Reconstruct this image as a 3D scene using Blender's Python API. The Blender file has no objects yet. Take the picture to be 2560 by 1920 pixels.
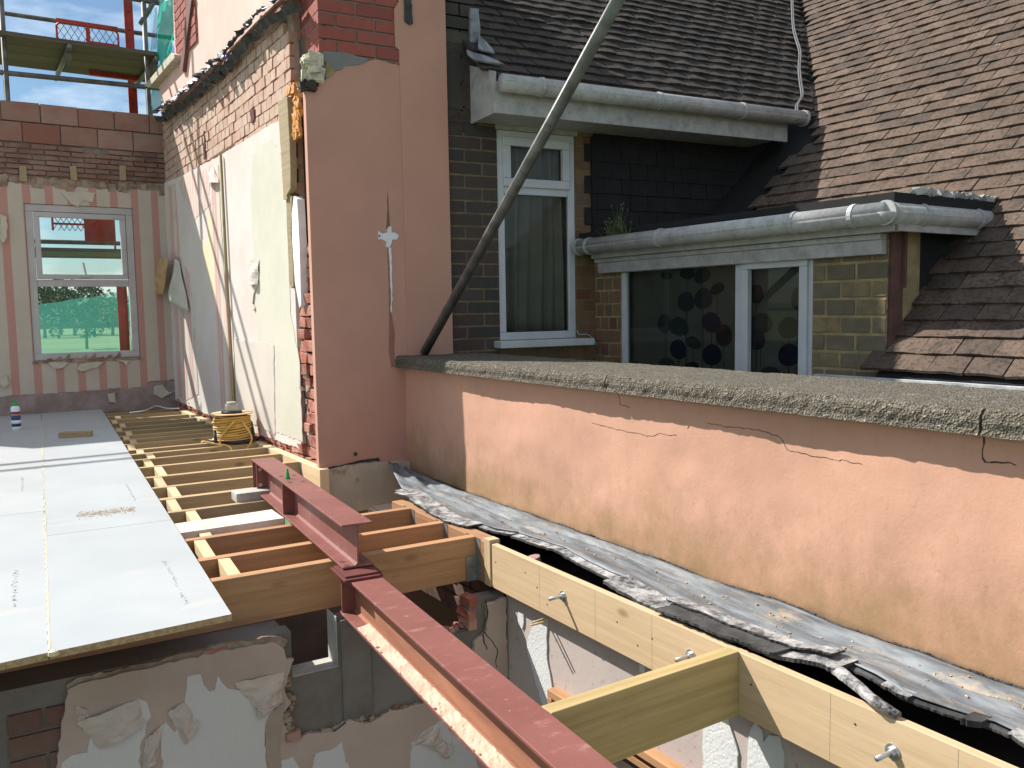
import bpy, math, random
from mathutils import Vector as V, noise
random.seed(7)
R_=math.radians
# ---------------------------------------------------------------- camera
F=2145.;CX,CY=1280.,960.;H=1.0
pitch=R_(5.0);roll=R_(0.97);head=R_(26.94)
fh=V((math.sin(head),math.cos(head),0));rt=V((math.cos(head),-math.sin(head),0));UP=V((0,0,1))
fw=fh*math.cos(pitch)-UP*math.sin(pitch);u0=UP*math.cos(pitch)+fh*math.sin(pitch)
CR=rt*math.cos(roll)-u0*math.sin(roll);CU=u0*math.cos(roll)+rt*math.sin(roll)
C0=V((0,0,H))
sc=bpy.context.scene
cam=bpy.data.objects.new('camera',bpy.data.cameras.new('camera'));sc.collection.objects.link(cam)
cam.data.sensor_width=36;cam.data.lens=F/2560*36;cam.data.clip_start=.05;cam.data.clip_end=5000
from mathutils import Matrix
m=Matrix((CR,CU,-fw)).transposed().to_4x4();m.translation=C0;cam.matrix_world=m
sc.camera=cam
# ---------------------------------------------------------------- sun, sky, exposure
SAZ,SEL=130.0,44.0          # direction TO the sun (world angle from +X), elevation
sd=V((math.cos(R_(SAZ))*math.cos(R_(SEL)),math.sin(R_(SAZ))*math.cos(R_(SEL)),math.sin(R_(SEL))))
sun=bpy.data.objects.new('sun',bpy.data.lights.new('sun','SUN'));sc.collection.objects.link(sun)
sun.data.energy=5.0;sun.data.angle=R_(.55);sun.data.color=(1,.955,.88)
sun.rotation_euler=sd.to_track_quat('Z','Y').to_euler();sun.location=(0,0,12)
w=bpy.data.worlds.new('World');sc.world=w;w.use_nodes=True
nt=w.node_tree;nt.nodes.clear()
N=nt.nodes.new;L=nt.links.new
sky=N('ShaderNodeTexSky');sky.sky_type='NISHITA';sky.sun_disc=False;sky.sun_elevation=R_(SEL);sky.sun_rotation=R_(90-SAZ)
bg=N('ShaderNodeBackground');bg.inputs[1].default_value=.058
out=N('ShaderNodeOutputWorld');tc=N('ShaderNodeTexCoord')
mp=N('ShaderNodeMapping');mp.inputs['Scale'].default_value=(1.6,1.6,5.0);mp.inputs['Location'].default_value=(.4,.2,.3)
nz=N('ShaderNodeTexNoise');nz.inputs['Scale'].default_value=1.7;nz.inputs['Detail'].default_value=7;nz.inputs['Roughness'].default_value=.55
cr=N('ShaderNodeValToRGB');cr.color_ramp.elements[0].position=.44;cr.color_ramp.elements[1].position=.62
cr.color_ramp.elements[1].color=(.85,.85,.85,1)
mx=N('ShaderNodeMix');mx.data_type='RGBA';mx.inputs[7].default_value=(15,16,16.5,1)
hs=N('ShaderNodeMix');hs.data_type='RGBA';hs.blend_type='MULTIPLY';hs.inputs[0].default_value=1;hs.inputs[7].default_value=(.80,1.02,1.15,1)
L(tc.outputs['Generated'],mp.inputs[0]);L(mp.outputs[0],nz.inputs[0]);L(nz.outputs[0],cr.inputs[0])
L(sky.outputs[0],hs.inputs[6]);L(hs.outputs[2],mx.inputs[6]);L(cr.outputs[0],mx.inputs[0]);L(mx.outputs[2],bg.inputs[0]);L(bg.outputs[0],out.inputs[0])
sc.view_settings.view_transform='Standard';sc.view_settings.look='None';sc.view_settings.exposure=.68;sc.view_settings.gamma=1
sc.view_settings.use_curve_mapping=False
sc.render.engine='CYCLES';sc.cycles.max_bounces=8;sc.cycles.transparent_max_bounces=12
sc.render.resolution_x=1024;sc.render.resolution_y=768
# ---------------------------------------------------------------- geometry of the place
def ray(x,y): return fw+CR*((x-CX)/F)-CU*((y-CY)/F)
def onz(p,z=0.):
    d=ray(*p);return C0+d*((z-H)/d.z)
def atd(p,t): return C0+ray(*p)*t
def dr(a): return V((math.cos(R_(a)),math.sin(R_(a)),0))
class Pl:
    """vertical plane: point, direction angle of u, side (+1: normal = u turned +90, -1: turned -90)"""
    def __init__(s,p0,ang,side): s.p0=V(p0);s.p0.z=0;s.a=ang;s.u=dr(ang);s.n=dr(ang+90*side)
    def px(s,p,off=0.):
        d=ray(*p);q=s.p0+s.n*off;return C0+d*(((q-C0).dot(s.n))/d.dot(s.n))
    def uv(s,p,off=0.):
        q=s.px(p,off);return ((q-s.p0).dot(s.u),q.z)
    def P(s,u,z,off=0.): return s.p0+s.u*u+V((0,0,z))+s.n*off
    def off(s,o): return Pl(s.p0+s.n*o,s.a,1 if (s.n-dr(s.a+90)).length<.1 else -1)
def cz(x0,y0,k): return lambda x,y:(x0+x/k,y0+y/k)
z1=cz(0,0,2.765);z3=cz(0,1000,2.765);z4=cz(0,500,2.765);z5=cz(600,1100,2.765);z6=cz(1200,1150,2.765);z7=cz(1800,1320,2.765)
z8=cz(700,1450,2.765);z9=cz(0,1320,2.765);zA=cz(400,200,5.53);zB=cz(400,480,5.53);zF=cz(400,0,5.53);zC=cz(400,950,5.53)
zS=cz(0,0,4.81);zP=cz(740,0,7.373);zW=cz(1100,280,5.53);zD=cz(1400,520,3.687);zE=cz(2000,420,3.95);zQ=cz(700,500,2.765);zR=cz(1400,450,1.907)
zT=cz(1080,0,5.53);zU=cz(960,1100,5.53)
aA,aB=95.0,4.0
eA,eB=dr(aA),dr(aB)
corner=onz((798,1172))                                  # foot of the pier corner
PIER=Pl(corner,.5,-1)
PAR=Pl(PIER.px((1018,1100)),94.9,1)
S1=onz((459,1022));S2=onz((759,1145))
SIDE=Pl(S2,math.degrees(math.atan2(S1.y-S2.y,S1.x-S2.x)),1)
B2=onz((452,1013.6))
BACK=Pl(B2,5.97,-1)
L0=onz((1229,1360));LED=Pl(L0,95,1)
RW=LED.off(-.05)
Wc=RW.px((1264,1519));WW=Pl(Wc,4,-1)
# ---------------------------------------------------------------- mesh builder
class MB:
    def __init__(s): s.v=[];s.f=[];s.uv=[];s.mi=[];s.m=0
    def face(s,idx,uvs): s.f.append(idx);s.uv.append(uvs);s.mi.append(s.m)
    def box(s,o,a,b,c,jit=0):
        """corner o and three edge vectors; uv runs along the longest edge"""
        a,b,c=V(a),V(b),V(c);o=V(o)
        if a.cross(b).dot(c)<0: a,b=b,a
        k=len(s.v)
        for i in range(8):
            p=o+(a if i&1 else V())+(b if i&2 else V())+(c if i&4 else V())
            if jit: p+=V([random.uniform(-jit,jit) for _ in range(3)])
            s.v.append(p)
        du,dv=random.uniform(0,9),random.uniform(0,9)
        la,lb,lc=a.length,b.length,c.length
        def q(ids,l1,l2):
            c4=[(0,0),(l1,0),(l1,l2),(0,l2)]
            if l2>l1: c4=[(y,x) for x,y in c4]
            s.face([k+i for i in ids],[(x+du,y+dv) for x,y in c4])
        q((2,3,1,0),la,lb);q((4,5,7,6),la,lb);q((0,1,5,4),la,lc);q((6,7,3,2),la,lc);q((1,3,7,5),lb,lc);q((4,6,2,0),lb,lc)
        return s
    def cbox(s,c,a,b,d,jit=0): 
        a,b,d=V(a),V(b),V(d);return s.box(V(c)-a/2-b/2-d/2,a,b,d,jit)
    def slab(s,pl,pts,o0,o1,uvs=True):
        """polygon (u,z) on plane pl, from offset o0 (back) to o1 (front)"""
        A=sum(pts[i][0]*pts[(i+1)%len(pts)][1]-pts[(i+1)%len(pts)][0]*pts[i][1] for i in range(len(pts)))
        cr_=pl.u.cross(UP).dot(pl.n)
        if A*cr_<0: pts=pts[::-1]
        n=len(pts);k=len(s.v)
        for p in pts: s.v.append(pl.P(p[0],p[1],o1))
        for p in pts: s.v.append(pl.P(p[0],p[1],o0))
        s.face(list(range(k,k+n)),[tuple(p) for p in pts])
        s.face([k+n+i for i in range(n)][::-1],[tuple(p) for p in pts][::-1])
        for i in range(n):
            j=(i+1)%n;a,b=pts[i],pts[j];t=o1-o0
            s.face([k+j,k+i,k+n+i,k+n+j],[b,a,(a[0],a[1]+t),(b[0],b[1]+t)])
        return s
    def poly(s,pts,vec):
        """3-D polygon extruded by vec"""
        pts=[V(p) for p in pts];nn=V()
        for i in range(len(pts)): nn+=pts[i].cross(pts[(i+1)%len(pts)])
        vec=V(vec)
        if nn.dot(vec)>0: pts=pts[::-1]
        nn=V()
        for i in range(len(pts)): nn+=pts[i].cross(pts[(i+1)%len(pts)])
        nn.normalize();ux=(pts[1]-pts[0]).normalized();uy=nn.cross(ux)
        k=len(s.v);n=len(pts)
        uvp=[((p-pts[0]).dot(ux),(p-pts[0]).dot(uy)) for p in pts]
        s.v+=pts;s.v+=[p+vec for p in pts]
        s.face(list(range(k,k+n)),uvp);s.face([k+n+i for i in range(n)][::-1],uvp[::-1])
        for i in range(n):
            j=(i+1)%n;t=vec.length
            s.face([k+j,k+i,k+n+i,k+n+j],[uvp[j],uvp[i],(uvp[i][0],uvp[i][1]+t),(uvp[j][0],uvp[j][1]+t)])
        return s
    def tube(s,pts,r,n=10,cap=True,closed=False,a0=0,a1=2*math.pi):
        pts=[V(p) for p in pts];k=len(s.v);m_=len(pts);up=None;dist=0
        part=abs(a1-a0)<6.28
        cols=n+1
        for i,p in enumerate(pts):
            if closed: t=(pts[(i+1)%m_]-pts[i-1]).normalized()
            else: t=(pts[min(i+1,m_-1)]-pts[max(i-1,0)]).normalized()
            if up is None:
                up=UP if abs(t.z)<.9 else V((1,0,0))
            b=t.cross(up).normalized();up2=b.cross(t).normalized();up=up2
            rr=r[i] if isinstance(r,(list,tuple)) else r
            for j in range(cols):
                a=a0+(a1-a0)*j/n
                s.v.append(p+b*math.cos(a)*rr+up2*math.sin(a)*rr)
        ds=[0]
        for i in range(1,m_): ds.append(ds[-1]+(pts[i]-pts[i-1]).length)
        for i in range(m_ if closed else m_-1):
            i2=(i+1)%m_
            for j in range(n):
                d0=ds[i];d1=ds[i2] if i2 else ds[i]+.01
                s.face([k+i*cols+j,k+i*cols+j+1,k+i2*cols+j+1,k+i2*cols+j],[(d0,j*.02),(d0,j*.02+.02),(d1,j*.02+.02),(d1,j*.02)])
        if cap and not closed and not part:
            for i,rev in ((0,1),(m_-1,0)):
                ids=[k+i*cols+j for j in range(n)]
                if rev: ids=ids[::-1]
                s.face(ids,[(math.cos(6.283*j/n)*.02,math.sin(6.283*j/n)*.02) for j in range(n)])
        return s
    def lathe(s,c,prof,n=20):
        k=len(s.v)
        for (r,z) in prof:
            for j in range(n): s.v.append(V(c)+V((math.cos(6.2832*j/n)*r,math.sin(6.2832*j/n)*r,z)))
        for i in range(len(prof)-1):
            for j in range(n):
                j2=(j+1)%n
                s.face([k+i*n+j,k+i*n+j2,k+(i+1)*n+j2,k+(i+1)*n+j],[(j/n,i*.1),((j+1)/n,i*.1),((j+1)/n,i*.1+.1),(j/n,i*.1+.1)])
        s.face([k+j for j in range(n)][::-1],[(0,0)]*n)
        e=k+(len(prof)-1)*n;s.face([e+j for j in range(n)],[(0,0)]*n)
        return s
    def grid(s,fn,nu,nv,th=None):
        """fn(i/nu,j/nv)->point ; optional thickness vector gives a closed sheet"""
        k=len(s.v)
        for j in range(nv+1):
            for i in range(nu+1): s.v.append(V(fn(i/nu,j/nv)))
        W=nu+1;a=s.v[k];b=s.v[k+nu];c=s.v[k+nv*W];lu=(b-a).length;lv=(c-a).length
        def uvq(i,j): return (i/nu*lu,j/nv*lv)
        for j in range(nv):
            for i in range(nu):
                s.face([k+j*W+i,k+j*W+i+1,k+(j+1)*W+i+1,k+(j+1)*W+i],[uvq(i,j),uvq(i+1,j),uvq(i+1,j+1),uvq(i,j+1)])
        if th is not None:
            th=V(th);k2=len(s.v)
            s.v+=[p+th for p in s.v[k:k2]];D=k2-k
            for j in range(nv):
                for i in range(nu):
                    s.face([k2+j*W+i,k2+(j+1)*W+i,k2+(j+1)*W+i+1,k2+j*W+i+1],[uvq(i,j),uvq(i,j+1),uvq(i+1,j+1),uvq(i+1,j)])
            ring=[i for i in range(W)]+[j*W+nu for j in range(1,nv+1)]+[nv*W+i for i in range(nu-1,-1,-1)]+[j*W for j in range(nv-1,0,-1)]
            for q in range(len(ring)):
                x,y=k+ring[q],k+ring[(q+1)%len(ring)]
                s.face([y,x,x+D,y+D],[(0,0),(.02,0),(.02,.02),(0,.02)])
        return s
WP={}
def tag(o,label=None,cat=None,group=None,kind=None):
    if label:o['label']=label
    if cat:o['category']=cat
    if group:o['group']=group
    if kind:o['kind']=kind
    return o
def empty(name,loc,label,cat,group=None):
    o=bpy.data.objects.new(name,None);sc.collection.objects.link(o);o.location=loc;WP[o.name]=V(loc);o.empty_display_size=.1
    return tag(o,label,cat,group)
def obj(name,mb,mats,parent=None,label=None,cat=None,group=None,kind=None,smooth=False,bevel=0):
    me=bpy.data.meshes.new(name)
    xs=[p.x for p in mb.v];ys=[p.y for p in mb.v];zs=[p.z for p in mb.v]
    O=V(((min(xs)+max(xs))/2,(min(ys)+max(ys))/2,min(zs)))
    me.from_pydata([p-O for p in mb.v],[],mb.f)
    ul=me.uv_layers.new(name='UVMap')
    flat=[c for f in mb.uv for q in f for c in q];ul.data.foreach_set('uv',flat)
    if not isinstance(mats,(list,tuple)): mats=[mats]
    for x in mats: me.materials.append(x)
    me.polygons.foreach_set('material_index',mb.mi)
    if smooth: me.polygons.foreach_set('use_smooth',[True]*len(me.polygons))
    me.update()
    o=bpy.data.objects.new(name,me);sc.collection.objects.link(o)
    if parent: o.parent=parent;o.location=O-WP[parent.name]
    else: o.location=O
    WP[o.name]=O
    if bevel:
        b=o.modifiers.new('bevel','BEVEL');b.width=bevel;b.segments=2;b.limit_method='ANGLE'
    return tag(o,label,cat,group,kind)
def jag(pts,step=.03,amp=.008,keep=()):
    r=[];n=len(pts)
    for i in range(n):
        a=V((pts[i][0],pts[i][1],0));b=V((pts[(i+1)%n][0],pts[(i+1)%n][1],0));d=b-a;l=d.length
        r.append((a.x,a.y))
        if i in keep or l<step: continue
        k=max(1,int(l/step));nn=V((-d.y,d.x,0)).normalized()
        for q in range(1,k):
            p=a+d*(q/k+random.uniform(-.3,.3)/k)+nn*random.uniform(-amp,amp)
            r.append((p.x,p.y))
    return r
# ---------------------------------------------------------------- materials
class Mt:
    def __init__(s,name,rough=.8,metal=0,spec=.4):
        s.m=bpy.data.materials.new(name);s.m.use_nodes=True;s.t=s.m.node_tree;s.b=s.t.nodes['Principled BSDF']
        s.b.inputs['Roughness'].default_value=rough;s.b.inputs['Metallic'].default_value=metal
        s.b.inputs['Specular IOR Level'].default_value=spec
        s.tc=s.n('ShaderNodeTexCoord')
    def n(s,t): return s.t.nodes.new(t)
    def l(s,a,b): s.t.links.new(a,b)
    def map(s,src='Object',sc_=(1,1,1),loc=(0,0,0)):
        m=s.n('ShaderNodeMapping');m.inputs['Scale'].default_value=sc_;m.inputs['Location'].default_value=loc
        s.l(s.tc.outputs[src],m.inputs[0]);return m.outputs[0]
    def noise(s,scale,det=4,src='Object',sc_=(1,1,1),rough=.55,loc=(0,0,0),dist=0):
        n=s.n('ShaderNodeTexNoise');n.inputs['Scale'].default_value=scale;n.inputs['Detail'].default_value=det
        n.inputs['Roughness'].default_value=rough;n.inputs['Distortion'].default_value=dist
        s.l(s.map(src,sc_,loc),n.inputs[0]);return n.outputs[0]
    def vor(s,scale,src='Object',feat='F1',sc_=(1,1,1)):
        n=s.n('ShaderNodeTexVoronoi');n.inputs['Scale'].default_value=scale;n.feature=feat
        s.l(s.map(src,sc_),n.inputs[0]);return n.outputs[0]
    def ramp(s,fac,*st,interp='LINEAR'):
        r=s.n('ShaderNodeValToRGB');e=r.color_ramp.elements;r.color_ramp.interpolation=interp
        while len(e)<len(st): e.new(.5)
        for x,(p,c) in zip(e,st):
            x.position=p;x.color=(c,c,c,1) if isinstance(c,(int,float)) else (*c,1)
        s.l(fac,r.inputs[0]);return r.outputs[0]
    def mix(s,fac,a,b,mode='MIX'):
        m=s.n('ShaderNodeMix');m.data_type='RGBA';m.blend_type=mode
        for i,x in ((0,fac),(6,a),(7,b)):
            if isinstance(x,(int,float)): m.inputs[i].default_value=x if i==0 else (x,x,x,1)
            elif isinstance(x,tuple): m.inputs[i].default_value=(*x,1)
            else: s.l(x,m.inputs[i])
        return m.outputs[2]
    def math(s,op,a,b=0.):
        m=s.n('ShaderNodeMath');m.operation=op
        for i,x in enumerate((a,b)):
            if isinstance(x,(int,float)): m.inputs[i].default_value=x
            else: s.l(x,m.inputs[i])
        return m.outputs[0]
    def sep(s,src='UV'):
        x=s.n('ShaderNodeSeparateXYZ');s.l(s.tc.outputs[src],x.inputs[0]);return x.outputs
    def rnd(s):
        g=s.n('ShaderNodeNewGeometry');return g.outputs['Random Per Island']
    def col(s,c):
        if isinstance(c,tuple): s.b.inputs['Base Color'].default_value=(*c,1)
        else: s.l(c,s.b.inputs['Base Color'])
        return s
    def bump(s,h,strength=.3,dist=.01):
        b=s.n('ShaderNodeBump');b.inputs['Strength'].default_value=strength;b.inputs['Distance'].default_value=dist
        s.l(h,b.inputs['Height'])
        for lk in list(s.b.inputs['Normal'].links): s.l(lk.from_socket,b.inputs['Normal'])
        s.l(b.outputs[0],s.b.inputs['Normal']);return s
def simple(name,c,rough=.7,metal=0,var=.12,scale=8,bump=.1,bs=60,bd=.003):
    M=Mt(name,rough,metal);n=M.noise(scale,5)
    lo=tuple(x*(1-var) for x in c);hi=tuple(min(1,x*(1+var)) for x in c)
    M.col(M.ramp(n,(.3,lo),(.7,hi)))
    if bump: M.bump(M.noise(bs,4),bump,bd)
    return M.m
def mk_render(name,c,stain=True):
    M=Mt(name,.85);n=M.noise(2.2,6);b=M.ramp(n,(.3,tuple(x*.93 for x in c)),(.7,tuple(min(1,x*1.06) for x in c)))
    if stain:
        z=M.sep('UV')[1]
        st=M.noise(3.0,10,src='UV',sc_=(1.2,.8,1),rough=.74)
        zz=M.math('MULTIPLY',M.ramp(z,(.02,1.1),(.42,.16)),1.0)
        k=M.math('MULTIPLY',M.ramp(st,(.36,0),(.60,1)),zz)
        b=M.mix(M.math('MULTIPLY',k,.95),b,(.27,.165,.08))
        fine=M.noise(14,9,src='UV',sc_=(1.6,.8,1),rough=.85)
        k2=M.math('MULTIPLY',M.ramp(fine,(.55,0),(.68,.7)),M.ramp(z,(.1,1.),(.60,.35)))
        b=M.mix(k2,b,(.20,.14,.07))
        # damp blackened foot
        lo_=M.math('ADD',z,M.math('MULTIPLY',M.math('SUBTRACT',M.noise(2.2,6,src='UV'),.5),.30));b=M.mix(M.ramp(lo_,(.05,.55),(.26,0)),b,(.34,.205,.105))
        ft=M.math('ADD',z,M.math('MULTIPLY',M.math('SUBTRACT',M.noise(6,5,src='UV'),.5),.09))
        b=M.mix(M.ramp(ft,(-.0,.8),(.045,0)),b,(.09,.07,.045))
    M.col(b);M.bump(M.noise(7,4),.25,.012);M.bump(M.noise(90,5),.25,.003);return M.m
M_pink=mk_render('pink_render',(.57,.315,.222))
def mk_pier():
    M=Mt('pink_render_pier',.8);c=(.50,.268,.198);b=M.ramp(M.noise(2.0,6),(.3,tuple(x*.92 for x in c)),(.7,tuple(x*1.08 for x in c)))
    M.col(b);M.bump(M.noise(120,4),.2,.002);M.bump(M.noise(4,3),.15,.01);return M.m
M_pinkP=mk_pier()
M_pinkU=simple('pink_render_upper',(.72,.47,.40),.85,var=.1,scale=2.5,bump=.2,bs=80)
def mk_brick(name,cols,smear=None,rough=.88,bs=45):
    M=Mt(name,rough);r=M.rnd();st=[(i/max(1,len(cols)-1),c) for i,c in enumerate(cols)]
    b=M.ramp(r,*st);n=M.noise(18,6);b=M.mix(M.ramp(n,(.3,.0),(.75,.35)),b,tuple(x*.55 for x in cols[0]))
    if smear: b=M.mix(M.ramp(M.noise(smear[1],6,rough=.7),(.42,0),(.62,smear[2])),b,smear[0])
    M.col(b);M.bump(M.noise(bs,6,rough=.7),.5,.006);return M.m
M_bred=mk_brick('red_facing_brick',[(.30,.085,.065),(.36,.10,.075),(.27,.07,.06),(.33,.10,.085)])
M_bold=mk_brick('old_inner_brick',[(.48,.28,.21),(.53,.33,.25),(.44,.25,.19),(.54,.37,.29),(.48,.33,.23)],((.55,.43,.35),5,.65))
M_bback=mk_brick('back_wall_brick',[(.20,.105,.08),(.235,.12,.09),(.165,.085,.068),(.21,.125,.10)],((.33,.23,.19),4,.6))
M_broken=mk_brick('broken_brick',[(.33,.09,.06),(.40,.12,.08),(.25,.07,.05)],((.55,.45,.36),9,.4))
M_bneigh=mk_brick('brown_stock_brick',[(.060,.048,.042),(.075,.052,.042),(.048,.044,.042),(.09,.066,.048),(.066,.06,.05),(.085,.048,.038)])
M_bred2=mk_brick('mixed_rough_brick',[(.16,.085,.05),(.20,.13,.07),(.15,.06,.04),(.13,.10,.07),(.19,.11,.055)])
M_byel=mk_brick('yellow_stock_brick',[(.23,.17,.09),(.15,.125,.09),(.27,.20,.10),(.12,.10,.075),(.20,.165,.105)],((.09,.08,.065),9,.5))
M_mortar=simple('grey_mortar',(.24,.22,.20),.95,var=.2,scale=20,bump=.4)
M_mortp=simple('pale_mortar',(.36,.27,.215),.95,var=.2,scale=15,bump=.4)
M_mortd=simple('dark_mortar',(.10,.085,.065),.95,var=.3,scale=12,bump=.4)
M_morty=simple('yellow_mortar',(.30,.225,.115),.95,var=.3,scale=12,bump=.4)
def mk_clay():
    M=Mt('clay_block',.88);r=M.rnd()
    b=M.ramp(r,(0,(.31,.20,.165)),(.35,(.27,.16,.125)),(.36,(.22,.075,.052)),(.55,(.24,.085,.06)),(.56,(.33,.225,.19)),(1,(.28,.18,.145)),interp='LINEAR')
    b=M.mix(M.ramp(M.noise(5,6),(.4,0),(.65,.5)),b,(.26,.10,.075))
    g=M.noise(1,3,src='UV',sc_=(3,160,1));M.col(M.mix(M.ramp(g,(.35,.25),(.6,0)),b,(.18,.08,.06)))
    M.bump(g,.6,.006);M.bump(M.noise(60,5),.3,.003);return M.m
M_clay=mk_clay()
def mk_paper(name,period,ca,cb,cc=None,w1=.36):
    M=Mt(name,.75);u=M.sep('UV')[0]
    ph=M.math('FRACT',M.math('DIVIDE',M.math('ADD',u,40.),period))
    st=[(0,cb),(w1,ca)]
    if cc: st=[(0,cb),(.24,ca),(.30,cb),(.5,cc),(.56,ca),(.66,cb),(.70,ca)]
    b=M.ramp(ph,*st,interp='CONSTANT')
    b=M.mix(M.ramp(M.noise(3,6,rough=.7),(.45,0),(.75,.35)),b,(.36,.27,.22))
    M.col(b);M.bump(M.noise(25,4),.2,.004);return M.m
M_paper=mk_paper('striped_wallpaper',.20,(.50,.44,.37),(.47,.245,.205))
M_paper2=mk_paper('fine_striped_wallpaper',.30,(.62,.58,.50),(.60,.36,.33),(.66,.40,.36))
def mk_plaster(name,c,c2,sc1=1.5,bump=.25,bs=60,speck=None):
    M=Mt(name,.88);b=M.mix(M.ramp(M.noise(sc1,7,rough=.65),(.42,0),(.6,1)),c,c2)
    if speck: b=M.mix(M.ramp(M.noise(speck[1],3),(.62,0),(.68,speck[2])),b,speck[0])
    M.col(b);M.bump(M.noise(bs,5),bump,.004);return M.m
M_plw=mk_plaster('pale_pink_plaster',(.66,.585,.545),(.61,.53,.48))
M_plc=mk_plaster('cream_textured_paper',(.59,.565,.465),(.55,.525,.43),2,.6,130,((.50,.48,.40),160,.35))
M_plbg=mk_plaster('beige_plaster',(.60,.54,.47),(.56,.50,.44))
M_pllil=mk_plaster('mauve_plaster',(.46,.39,.36),(.42,.35,.33),2,.3,30,((.24,.18,.16),55,.5))
M_pink2=mk_plaster('pinkish_skim_plaster',(.45,.345,.305),(.40,.30,.26),2.5,.4,25)
M_skirt=mk_plaster('bare_skirting_plaster',(.33,.26,.245),(.24,.18,.16),5,.4,40)
def mk_anag():
    M=Mt('white_embossed_wallpaper',.75);M.col(M.ramp(M.noise(4,5),(.3,(.56,.57,.57)),(.7,(.66,.67,.67))))
    n=M.n('ShaderNodeTexVoronoi');n.distance='CHEBYCHEV';n.feature='F1';n.inputs['Scale'].default_value=80;n.inputs['Randomness'].default_value=.8
    M.l(M.map('UV'),n.inputs[0]);M.bump(M.math('FRACT',M.math('MULTIPLY',n.outputs[0],2.2)),.35,.003);return M.m
M_anag=mk_anag()
M_anagv=(lambda M:(M.col((.56,.525,.53)),M.bump(M.noise(1,4,src='UV',sc_=(90,9,1)),.5,.005),M.m)[2])(Mt('white_ribbed_wallpaper',.8))
M_mortb=simple('brown_mortar',(.17,.13,.08),.95,var=.3,scale=12,bump=.4)
M_conc=mk_plaster('grey_blockwork',(.185,.158,.145),(.13,.112,.102),3,.6,60)
M_conl=mk_plaster('pale_concrete',(.45,.43,.39),(.33,.31,.28),8,.6,60)
M_cem=mk_plaster('cement_patch',(.42,.36,.28),(.52,.43,.32),3,.5,35,((.16,.10,.06),9,.5))
M_rubble=mk_plaster('broken_plaster_edge',(.34,.27,.21),(.20,.13,.09),12,1.,40)
def mk_coping():
    M=Mt('exposed_aggregate_coping',.95);v=M.n('ShaderNodeTexVoronoi');v.inputs['Scale'].default_value=150;M.l(M.map(),v.inputs[0])
    b=M.ramp(v.outputs['Color'],(0,(.06,.050,.038)),(.5,(.13,.113,.087)),(.85,(.21,.187,.145)),(1,(.46,.42,.35)))
    b=M.mix(M.ramp(M.noise(7,6,rough=.7),(.42,0),(.62,.5)),b,(.10,.085,.060))
    b=M.mix(M.ramp(M.noise(13,5,loc=(5,2,1)),(.62,0),(.75,.5)),b,(.42,.40,.34))
    M.col(b);M.bump(v.outputs[0],1.,.008);M.bump(M.noise(25,5),.8,.012);return M.m
M_cop=mk_coping()
def mk_wood(name,c1,c2,knot=(.22,.10,.04),ks=.62,rough=.7,dirt=None):
    M=Mt(name,rough);g=M.noise(1,5,src='UV',sc_=(1.6,42,1),rough=.6,dist=.25)
    b=M.ramp(g,(.28,c2),(.6,c1))
    f=M.noise(1,3,src='UV',sc_=(8,260,1));b=M.mix(M.ramp(f,(.5,0),(.8,.22)),b,tuple(x*.5 for x in c2))
    v=M.n('ShaderNodeTexVoronoi');v.inputs['Scale'].default_value=1;M.l(M.map('UV',(3.4,7.5,1)),v.inputs[0])
    k=M.ramp(v.outputs[0],(.07,ks),(.15,0));b=M.mix(k,b,knot)
    bl=M.noise(3,5,src='UV',sc_=(1,2.5,1),rough=.7);b=M.mix(M.ramp(bl,(.55,0),(.78,.35)),b,dirt or tuple(x*.6 for x in c2))
    oi=M.n('ShaderNodeObjectInfo');b=M.mix(1.0,b,M.ramp(oi.outputs['Random'],(0,(.78,.76,.74)),(1,(1.08,1.05,1.0))),'MULTIPLY')
    M.col(b);M.bump(g,.2,.002);M.bump(f,.12,.001);return M.m
M_wp=mk_wood('new_pale_softwood',(.69,.52,.33),(.58,.42,.24))
M_wl=mk_wood('ledger_softwood',(.66,.495,.315),(.55,.40,.24),dirt=(.36,.27,.17))
M_wo=mk_wood('orange_softwood',(.47,.265,.14),(.35,.18,.09),ks=.5,dirt=(.16,.085,.045))
M_wg=mk_wood('treated_green_softwood',(.45,.345,.165),(.32,.235,.10),knot=(.16,.09,.03))
M_wd=mk_wood('weathered_scaffold_board',(.15,.118,.085),(.085,.066,.05),ks=.3)
M_wst=mk_wood('old_timber_batten',(.36,.29,.18),(.27,.21,.12),ks=.3)
def mk_wj():      # joist: treated sides
    return mk_wood('joist_softwood',(.47,.35,.205),(.36,.255,.135),knot=(.12,.07,.035))
M_wj=mk_wj()
def mk_chip():
    M=Mt('coated_chipboard_face',.42);b=M.ramp(M.noise(1.8,7,rough=.6),(.3,(.37,.39,.405)),(.7,(.435,.455,.465)))
    b=M.mix(M.ramp(M.noise(1,5,sc_=(2,7,1)),(.6,0),(.72,.4)),b,(.60,.58,.52))
    b=M.mix(M.ramp(M.noise(5,9,rough=.8),(.56,0),(.72,.4)),b,(.40,.37,.32));b=M.mix(M.ramp(M.vor(9),(.03,.35),(.07,0)),b,(.34,.33,.30))
    M.col(b);M.bump(M.noise(200,2),.06,.001);return M.m
M_chip=mk_chip()
M_chipe=mk_plaster('raw_chipboard_edge',(.48,.34,.19),(.33,.22,.12),60,1.,180)
M_glue=simple('yellow_glue',(.62,.56,.38),.5)
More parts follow.
